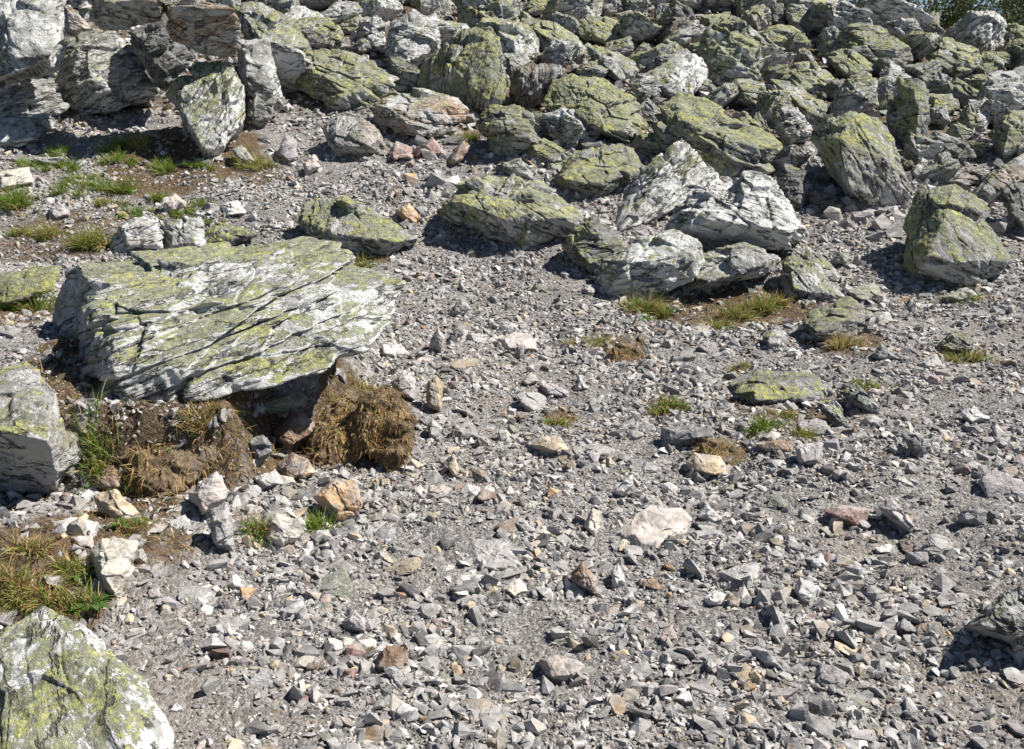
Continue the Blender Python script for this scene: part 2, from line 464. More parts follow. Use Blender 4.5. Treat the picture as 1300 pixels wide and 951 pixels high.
# (label, tile, outline, options)
# L lean back, b bulge forward, t thickness, li lichen, wh white, to tone (low values also paint in shade), ru rust, dip foliation dip, rp inner ridge points "x,y,forward"
BOULDERS = [
("pale fissured cliff-like block filling the uphill corner above the lit split rock", "A", "-80,-80 235,-40 242,110 215,240 100,280 0,328 -80,340", dict(dist=.84, L=.5, b=.25, li=.3, wh=.45, to=1.15, dip=-25)),
("split grey rock with knobbly sunlit face beneath the dark overhanging block", "A", "235,140 320,120 430,105 505,180 570,290 605,347 440,425 290,465 230,400 205,300 215,240", dict(L=.7, b=.2, li=.4, wh=.5, to=1.05, dip=20)),
("creased grey rock wedged under the cliff-like block at the frame edge", "A", "-40,350 100,300 205,300 240,400 205,495 160,495 -40,470", dict(L=.6, b=.2, li=.2, wh=.45, dip=15)),
("smooth pale grey slab low at the frame edge beside turf stones", "A", "-60,425 110,440 165,490 160,525 60,552 -60,565", dict(L=1.2, b=.15, li=.1, wh=.5, to=1.2)),
("small tan block sitting in the notch behind the split grey rock", "A", "235,10 300,20 345,110 290,135 235,130", dict(dist=.85, L=.4, b=.2, li=.1, ru=.5, to=1.1)),
("long dark-bellied block jutting out at the top with yellow lichen rim", "A", "330,-30 600,-40 628,12 610,75 470,110 385,118 338,70", dict(dist=.69, L=.0, b=.3, li=.65, ru=.4, to=.8, rp="480,5,.35 600,5,.35 400,10,.3")),
("black shaded rock in the hollow under the two overhanging blocks", "A", "470,110 620,60 660,160 730,210 620,330 560,290", dict(dist=.88, L=.3, b=.1, to=.5, li=.1)),  # low tone paints the hollow's shade into this rock's colour
("brown-fronted overhanging block perched above the pale leaning slab", "A", "615,15 700,-10 880,30 908,90 893,205 840,218 740,185 650,152", dict(dist=.75, L=-.05, b=.3, li=.3, ru=.75, to=.85, rp="630,20,.35 870,40,.25 700,30,.3")),
("pale lichen-flecked slab leaning on its pointed foot over brown turf", "A", "610,345 640,285 730,240 832,215 888,262 928,330 925,400 885,480 862,545 822,597 765,592 690,480", dict(L=.45, b=.15, li=.62, wh=.5, to=1.25, dip=60, rp="650,350,.22 760,560,.22 840,260,.2")),
("striped upright grey rock beside the pale leaning slab", "A", "885,140 1012,148 1032,250 1072,405 1042,425 980,365 920,350 888,230", dict(dist=.97, L=.4, b=.25, li=.15, wh=.35, dip=-15)),
("small dark wedge rock at the foot of the striped upright rock", "A", "905,445 960,358 1032,370 1022,435 980,485 920,475", dict(L=.2, b=.3, to=.7, ru=.15)),
("broad sloping grey slab with yellow-green lichen streaks below pale rubble", "P", "353,84 376,60 430,56 474,66 511,98 531,112 500,120 470,130 455,142 418,144 382,118", dict(L=1.1, b=.12, li=.72, wh=.4, to=1.1, dip=-25)),
("tilted slab with mossy lower flank above the striped upright rock", "P", "296,8 330,0 372,22 394,60 375,70 352,84 344,62 305,50", dict(dist=.92, L=.8, b=.2, li=.62, wh=.4, dip=-30)),
("bare white-grey block among rubble above the sloping lichen slab", "A", "1130,105 1200,65 1252,90 1245,140 1180,162", dict(L=.6, b=.25, li=.1, wh=.6, to=1.25)),
("long pale rubble slab rising towards the top edge", "Q", "0,110 130,0 320,20 330,60 240,110 110,180 60,200", dict(L=.8, b=.2, li=.2, wh=.55, to=1.15, dip=25)),
("mossy stone with dark hollow beneath the pale rubble slab", "Q", "125,180 180,130 290,90 320,130 290,210 200,230 140,215", dict(L=.6, b=.25, li=.85, to=.9)),
("flaky grey stone beside the big bare rounded boulder", "Q", "290,110 400,90 440,150 430,220 330,220", dict(L=.6, b=.2, li=.25, wh=.45)),
("brownish flat stone lying on the sloping lichen slab", "Q", "10,270 100,230 210,240 240,300 170,325 40,300", dict(L=.9, b=.2, li=.25, ru=.3)),
("white angular stone against the big bare boulder", "Q", "330,230 440,190 450,300 430,350 340,290", dict(L=.6, b=.2, wh=.7, to=1.2, li=.1)),
("dark-faced lichen stone on the upper rim of the sloping slab", "Q", "230,300 290,240 360,265 385,310 330,350 250,335", dict(L=.5, b=.3, li=.6, ru=.2, to=.8)),
("big bare light-grey rounded boulder with fine cracks", "B", "163,165 188,75 280,12 372,60 392,120 372,200 292,252 240,272 168,200", dict(L=.7, b=.25, li=.08, wh=.42, to=1.25, dip=-10, lv=6)),
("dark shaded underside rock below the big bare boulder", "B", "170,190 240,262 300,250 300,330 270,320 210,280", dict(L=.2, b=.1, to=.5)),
("tall upright boulder thick with streaky green lichen", "B", "298,250 352,208 470,108 532,92 602,140 637,270 622,370 562,425 500,445 430,375 300,312", dict(chips=3, L=.25, b=.2, li=.88, wh=.5, to=.8, dip=75, rp="420,250,.12 560,180,.1 560,380,.15")),
("tan layered block with orange broken end at the gravel edge", "B", "108,400 180,345 400,348 452,365 490,412 452,490 400,492 312,523 180,492 118,450", dict(L=.7, b=.2, li=.35, ru=.62, wh=.3, to=1.1, dip=-8, rp="312,440,.28 400,400,.2 180,400,.2 312,515,.2")),
("squat brown-grey rock beside the tan layered block", "B", "-55,480 0,432 122,448 172,520 150,575 92,597 -10,585 -52,545", dict(L=.5, b=.3, li=.05, ru=.35, to=.9)),
("dark-red stained upright rock between two lichen boulders", "B", "638,335 660,250 740,233 877,240 862,275 792,325 772,385 700,425 640,375", dict(L=.15, b=.15, ru=.55, li=.05, wh=.3, to=.75, dip=80)),
("blue-grey lichen-spotted boulder by the path beside the mossy wedge", "B", "518,465 570,398 660,383 722,430 745,500 745,575 640,592 580,562", dict(L=.3, b=.25, li=.6, wh=.55, to=.75)),
("low mossy wedge at the foot of the blue-grey boulder", "B", "680,540 742,508 832,545 872,580 832,637 720,602", dict(L=.9, b=.2, li=.9, to=.9)),
("large domed boulder crusted with bright yellow-green lichen", "B", "758,410 800,300 872,273 962,283 1082,350 1152,400 1188,480 1152,535 1082,535 1000,505 880,480", dict(chips=3, L=.9, b=.25, li=.85, wh=.55, dip=-35, lv=6)),
("pale smooth rock leaning on the domed lichen boulder", "B", "768,430 822,396 902,420 992,500 962,535 872,563 802,522", dict(L=.6, b=.3, li=.25, wh=.35, to=1.15, rp="900,470,.25")),
("square green-topped boulder with rusty base below the domed boulder", "B", "812,672 872,590 902,550 1000,518 1042,540 1100,560 1138,620 1060,700 1000,715 970,752 870,722", dict(L=1.2, b=.2, li=.85, to=.8, ru=.2, dip=-20, rp="830,670,.3 1000,690,.3 1060,560,.2")),
("wide humpbacked boulder with dark hollow underside at the gravel's upper edge", "B", "383,762 440,700 562,658 680,648 752,700 900,778 942,812 892,872 822,862 700,937 640,932 602,862 500,822 400,812", dict(L=.8, b=.25, li=.62, wh=.5, dip=-30, lv=6, rp="470,760,.22 630,830,.3 760,790,.3 860,820,.2")),
("small grey slab peeking over the humpbacked boulder", "B", "588,622 680,588 722,640 737,682 640,655", dict(L=.7, b=.2, li=.45)),
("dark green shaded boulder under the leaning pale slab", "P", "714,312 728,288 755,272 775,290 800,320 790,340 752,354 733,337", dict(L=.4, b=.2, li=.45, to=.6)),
("pale grey-green slab leaning against the split white boulder", "P", "770,275 800,235 830,205 866,176 887,190 907,217 919,240 880,262 840,270 818,302 797,312 782,300", dict(chips=3, dist=1.06, L=.6, b=.2, li=.18, wh=.62, to=1.3, dip=40, rp="812,262,.3 790,290,.25 880,200,.15")),
("long lichened boulder lying aslant near the top", "P", "658,28 687,23 735,46 748,68 736,76 700,56 674,42", dict(L=1., b=.25, li=.75, wh=.4, dip=-30)),
("dark ribbed rock with a lit rounded end beneath the aslant boulder", "R", "180,370 330,265 420,240 470,260 540,350 520,390 440,400 280,400", dict(L=.5, b=.3, li=.4, to=.75, dip=70)),
("pale plate of rock set upright beside the streaky lichen boulder", "R", "-20,210 20,205 100,265 160,345 140,350 30,320", dict(L=.5, b=.2, wh=.4, to=1.0)),
("low pale-green slab at the foot of the upright plate", "R", "-20,330 100,315 185,385 90,430 30,490 0,440", dict(L=1., b=.2, li=.35, wh=.4, to=1.1)),
("yellow-green flat-topped slab below the dark pointed block", "R", "460,130 560,105 690,130 760,170 880,270 850,300 740,310 700,260 500,250 470,220", dict(L=1.3, b=.15, li=.9, wh=.3)),
("dark pyramid block with brown underside standing clear of the pile", "P", "826,57 836,22 856,-3 875,6 886,30 886,46 862,60 836,66", dict(L=.1, b=.3, to=.6, ru=.3, li=.1, rp="860,10,.3 850,40,.3")),
("grey-blue angular block with sharp bright edge", "R", "935,480 965,335 1000,350 1080,345 1155,370 1120,490 1020,530", dict(L=.4, b=.25, li=.25, wh=.3, to=.95, rp="1090,370,.2 1070,490,.2")),
("round-shouldered grey boulder with lit top beside the domed lichen boulder", "R", "770,540 850,465 900,460 1000,510 1030,570 990,640 900,620", dict(L=.6, b=.3, li=.2, to=.9)),
("lichen-patched slab with pink quartz end", "R", "530,290 600,280 720,330 830,390 855,450 800,520 730,530 660,480 640,390 540,380", dict(L=.8, b=.2, li=.55, wh=.5)),
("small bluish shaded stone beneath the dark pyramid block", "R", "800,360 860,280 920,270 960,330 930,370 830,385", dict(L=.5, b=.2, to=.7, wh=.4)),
("dark flat stone lying in front of the lichen-patched slab", "R", "440,430 560,390 660,380 650,480 590,470 480,450", dict(L=.9, b=.2, to=.7)),
("black triangular rock high on the slope", "R", "610,90 680,0 740,-10 770,70 720,105", dict(L=.2, b=.25, to=.55, li=.2)),
("pale boulder with mossy crown behind the yellow-green slab", "R", "700,90 800,65 860,110 880,160 800,195 740,150", dict(L=.7, b=.2, li=.55, wh=.5)),
("mossy sloping boulder at the top near the aslant one", "R", "420,40 500,20 600,100 560,110 470,100", dict(L=.8, b=.2, li=.8)),
("rubbly lichen boulder cut by the top edge", "R", "90,60 190,-20 300,-20 290,60 200,105 110,95", dict(L=.5, b=.25, li=.75)),
("white-streaked spiky rock next to the rubbly lichen boulder", "R", "240,110 320,30 350,60 370,130 330,155", dict(L=.4, b=.25, wh=.65, li=.3)),
("long layered slab with mossy rim overhanging a shaded face", "P", "835,135 860,117 897,121 915,150 950,178 995,181 999,192 985,218 915,230 900,207 868,187 832,182", dict(L=.9, b=.22, li=.72, wh=.3, to=.85, dip=-18, lv=6, rp="985,190,.25 920,178,.22 860,150,.2")),
("massive wedge boulder with lit lichen face poised over a dark gap", "C", "483,515 560,458 690,405 762,430 832,510 852,620 893,735 832,772 700,778 640,752 560,640", dict(chips=3, cells=16, rough=.7, L=.35, b=.25, li=.62, wh=.42, ru=.1, dip=-50, lv=6, rp="600,520,.3 650,700,.25 700,440,.1 780,600,.3")),
("tall upright pillar rock dark with lichen above a pale foot", "C", "785,445 830,308 902,293 943,330 943,440 922,578 850,582 825,505", dict(chips=3, L=.15, b=.25, li=.6, wh=.5, to=.75, rp="905,400,.25 890,560,.2")),
("pale boulder with lichen cap behind the massive wedge", "C", "568,425 640,268 692,248 752,290 752,400 690,415 580,452", dict(L=.35, b=.25, li=.45, wh=.42, to=1.2, rp="660,330,.2")),
("upper half of the split white boulder with a rounded lit crest", "P", "840,300 855,262 900,232 957,215 976,222 997,250 1024,290 1026,303 1000,314 950,308 900,312", dict(dist=.95, L=.45, b=.28, li=.12, wh=.78, to=1.25, dip=-20, lv=6, rp="955,240,.2 900,280,.3 985,290,.25")),
("lower half of the split white boulder resting on dry grass", "P", "751,352 759,335 800,310 860,290 888,300 893,330 882,357 850,370 800,377 754,387", dict(L=.7, b=.2, li=.35, wh=.66, to=1.15, dip=15, lv=6, rp="800,335,.2 870,330,.25")),
("rounded grey ledge under the crest of the split white boulder", "P", "865,340 890,320 945,309 991,328 986,344 950,354 910,364 866,370", dict(dist=.985, L=.7, b=.25, li=.3, wh=.5, dip=15)),
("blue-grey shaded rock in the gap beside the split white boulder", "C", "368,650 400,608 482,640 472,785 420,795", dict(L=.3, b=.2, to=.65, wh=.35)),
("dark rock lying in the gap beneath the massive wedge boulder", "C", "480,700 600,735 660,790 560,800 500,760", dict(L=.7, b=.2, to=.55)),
("mossy boulder with one black shaded flank at the gravel margin", "P", "1143,337 1150,280 1165,241 1212,236 1246,261 1272,300 1290,334 1260,357 1225,364 1155,353", dict(cells=8, rough=.6, nt=2, amp=.5, chips=3, L=.45, b=.3, li=.7, wh=.35, to=.85, dip=-35, lv=6, rp="1200,275,.3 1172,340,.3 1240,330,.2")),
("rounded white-spotted boulder perched beside the pillar rock", "C", "1048,462 1090,368 1150,362 1182,400 1162,500 1080,492", dict(L=.4, b=.3, li=.35, wh=.6, to=1.0)),
("lichened block at the frame edge above the reddish slab", "C", "1178,470 1240,418 1340,420 1340,560 1200,622", dict(L=.4, b=.25, li=.72, wh=.45)),
("shaded rock with pale wedge below the white-spotted boulder", "C", "918,562 960,488 1100,518 1122,592 1060,622 950,612", dict(L=.3, b=.25, to=.65, wh=.45, ru=.15, li=.3)),
("pinkish rounded rock at the base of the boulder field", "C", "928,665 1020,617 1062,640 1030,690 950,705", dict(L=.6, b=.3, ru=.2, li=.05, to=1.05)),
("pink-grey oblong rock beside the pinkish rounded one", "C", "985,690 1100,620 1172,640 1140,695 1050,712", dict(L=.7, b=.3, ru=.25, li=.1, to=.95)),
("white angular stone at the foot of the pillar rock", "C", "868,650 920,588 972,620 900,682", dict(L=.6, b=.25, wh=.6, to=1.2)),
("long reddish slab sloping in from the frame edge", "C", "1095,742 1180,640 1320,560 1320,660 1220,725 1150,775", dict(L=.9, b=.2, ru=.4, li=.15, to=.95)),
("dark grooved rock cut by the frame edge above the mossy boulder", "C", "1208,695 1320,678 1320,890 1240,805", dict(L=.3, b=.25, to=.7, li=.3)),
("large smooth blue-grey slab at the frame edge high on the slope", "C", "1125,362 1150,278 1270,250 1340,235 1340,410 1190,362", dict(L=.9, b=.2, wh=.35, li=.2, to=1.05, dip=40)),
("green flat rock behind the pillar rock", "C", "938,352 1040,338 1064,400 1000,445 930,432", dict(L=.9, b=.2, li=.7)),
("grey tilted rock with a bright rim near the crest", "C", "838,250 1000,208 1008,270 940,322 878,292", dict(L=.4, b=.25, to=.8, wh=.4, dip=35)),
("tall lichen block near the crest beside the grey tilted rock", "C", "920,200 1000,135 1130,180 1135,250 1062,302 1005,280 930,220", dict(L=.3, b=.25, li=.72, wh=.4)),
("dark-flanked mossy boulder next to the crest shadow gap", "C", "1110,250 1150,188 1272,188 1262,250 1150,265", dict(L=.5, b=.3, li=.72, to=.75)),
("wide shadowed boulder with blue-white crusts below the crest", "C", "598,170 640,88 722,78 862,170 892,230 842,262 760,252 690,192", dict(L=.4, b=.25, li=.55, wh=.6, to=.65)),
("pale pointed slab on the skyline", "C", "715,40 762,3 850,40 957,85 900,102 780,82", dict(L=.8, b=.2, wh=.6, li=.25, to=1.1, dip=-25)),
("blue-shaded square block on the upper skyline", "C", "318,92 338,3 402,8 414,72 400,95", dict(L=.2, b=.2, wh=.55, to=.65, li=.35)),
("rounded lichen boulder beside the blue-shaded square block", "C", "402,60 412,18 472,18 535,80 500,132 420,102", dict(L=.6, b=.25, li=.6, wh=.35)),
("mossy-headed boulder with reddish flank", "C", "265,155 300,118 380,85 465,120 402,182 300,195", dict(L=.6, b=.3, li=.65, ru=.2)),
("pale leaning plate with green face in the upper pile", "C", "135,240 142,140 212,138 304,212 262,235", dict(L=.6, b=.2, li=.5, wh=.4)),
("black-green upright block in the upper pile", "C", "15,275 38,158 132,138 152,195 110,265", dict(L=.2, b=.25, li=.6, to=.6)),
("sharp green wedge above the lichen-capped pale boulder", "C", "535,205 640,188 762,262 685,305 600,285", dict(L=.6, b=.25, li=.72, to=.8)),
("white-topped mossy ledge in mid pile", "C", "368,295 440,238 520,218 625,300 562,352 450,352", dict(L=.8, b=.2, li=.8, wh=.45)),
("green slanting slab with grey shaded facet", "C", "338,292 440,308 562,392 552,455 482,435 430,385", dict(L=.9, b=.2, li=.7, wh=.3)),
("white-blotched boulder beside the green slanting slab", "C", "205,290 330,300 392,392 312,425 215,372", dict(L=.7, b=.25, li=.6, wh=.62)),
("pinkish pale rock hanging over a dark cleft", "C", "385,402 450,398 514,490 500,535 410,555 375,512", dict(L=.3, b=.25, ru=.18, wh=.45, li=.15)),
("yellow-lichened lump between slab and cleft", "C", "170,492 262,425 312,480 362,532 250,537", dict(L=.7, b=.25, li=.75, wh=.5)),
("low green rock above the long layered slab", "C", "-5,300 80,248 152,340 100,358 0,352", dict(L=.7, b=.25, li=.6, to=.85)),
("broad lichen mound near the top beside the dark pyramid block", "C", "78,55 200,42 244,130 150,135 90,110", dict(L=.9, b=.2, li=.85, wh=.3)),
("pale rough rock in front of the wide shadowed boulder", "C", "755,275 800,228 884,290 852,325 770,315", dict(L=.5, b=.25, wh=.5, li=.2, to=1.1)),
("small bright stone perched on the crest", "U", "770,150 840,130 862,180 850,260 800,230", dict(L=.4, b=.25, wh=.6, to=1.1)),
("white triangular stone on the crest", "U", "660,240 710,180 780,250 720,262", dict(L=.4, b=.25, wh=.6, li=.4, to=1.1)),
("flat pale rock ending the crest by yellow grass", "U", "960,270 1080,280 1220,310 1190,350 1060,330", dict(L=1., b=.2, wh=.45, li=.35)),
("lichened flat rock behind the reddish slab", "C", "1000,310 1090,300 1130,330 1100,362 1060,365", dict(L=.9, b=.25, li=.6)),
# around the path
("low mossy boulder lying beside the path uphill of the huge white-streaked boulder", "P", "364,272 400,250 440,253 470,263 520,288 534,306 500,324 445,317 400,302 372,285", dict(L=.9, b=.2, li=.78, wh=.5, dip=-25, lv=6, rp="500,305,.2 440,300,.2")),
("mossy slab tucked against the shaded end of the huge white-streaked boulder", "D", "-40,205 60,200 230,163 205,262 60,300 -40,345", dict(L=1.0, b=.15, li=.85, to=.75, ru=.15)),
("bright crystalline rock behind the huge white-streaked boulder's back edge", "P", "136,318 150,284 180,273 205,276 212,318 150,322", dict(L=.6, b=.2, wh=.6, li=.05, ru=.15, to=1.25)),
("pale flat rock next to the bright crystalline one", "P", "206,320 207,280 232,276 258,279 264,318", dict(L=.6, b=.15, wh=.5, li=.3, to=1.15)),
("overhanging rock with white crest and dark belly at the frame edge beside the huge boulder", "P", "-30,458,.2 30,460,.18 54,478,.12 68,502,.06 76,540,.02 102,578,.10 98,600,.12 75,635,.06 20,632,.06 -30,620,.06", dict(rd="-30,505,-.1 0,510,-.12 40,508,-.13 62,514,-.12 -20,545,-.26 25,552,-.27 62,560,-.22 72,600,-.08", li=.55, wh=.55, to=.9, ru=.2, dip=-12, lv=6, chips=2, rough=.7, t=.6)),
("lichen-covered white boulder cut by the bottom edge", "P", "-40,815 0,790 35,770 58,768 100,788 140,818 185,865 215,930 210,1010 -40,1010", dict(L=1.0, b=.2, li=.6, wh=.95, to=1.15, dip=-40, lv=6, rough=.5, ny=.1, side=0, bot=0)),
("smooth dark blue-grey boulder at the frame edge low on the gravel", "P", "1223,795 1250,772 1290,738 1345,722 1355,835 1297,829 1272,814", dict(L=.6, b=.25, li=.12, wh=.3, to=.85, lv=6)),
("green triangular slab propped on the split white boulder's end", "F", "388,155 430,133 520,158 650,292 560,305 430,295 398,262", dict(L=.8, b=.2, li=.5, to=1.05, dip=-35)),
("flat green slab behind the triangular propped slab", "F", "438,112 480,88 590,175 638,232 570,235 500,170", dict(L=1.2, b=.15, li=.5)),
("two-tone boulder with smooth brown top and mossy dark front", "F", "468,372 520,328 630,298 738,350 722,402 650,445 520,465", dict(L=.9, b=.25, li=.55, ru=.2, to=.8, rp="520,420,.3 640,372,.3 700,350,.2")),
("mossy bedrock hump breaking through the gravel", "F", "185,610 280,558 400,560 510,575 562,622 540,672 400,700 250,700", dict(L=1.5, b=.15, li=.6, to=.75, dip=-15)),
("green slanted slab standing beside the mossy bedrock hump", "F", "518,682 590,668 655,785 580,765", dict(L=.6, b=.2, li=.5)),
("weathered grey rib of rock beyond the green slanted slab", "F", "605,642 672,608 765,705 742,730 680,700", dict(L=.9, b=.2, li=.35)),
("pale green rock near the two-tone boulder's dry grass", "F", "318,430 360,400 410,420 400,470 330,480", dict(L=.8, b=.2, li=.45, to=1.1)),
("brown-green stone block on turf at the shaded path edge", "F", "968,475 1020,418 1092,428 1112,482 1030,505", dict(L=.5, b=.3, li=.3, ru=.15, to=.8)),
]
PAL = dict(gy=(.34, .325, .315), pg=(.50, .49, .48), dk=(.15, .148, .152), tn=(.44, .36, .25), og=(.43, .29, .17), br=(.22, .15, .105), rd=(.29, .19, .165),
           wt=(.64, .62, .58), gn=(.24, .25, .19), pk=(.46, .40, .36), lv=(.33, .30, .305), cr=(.53, .48, .40))
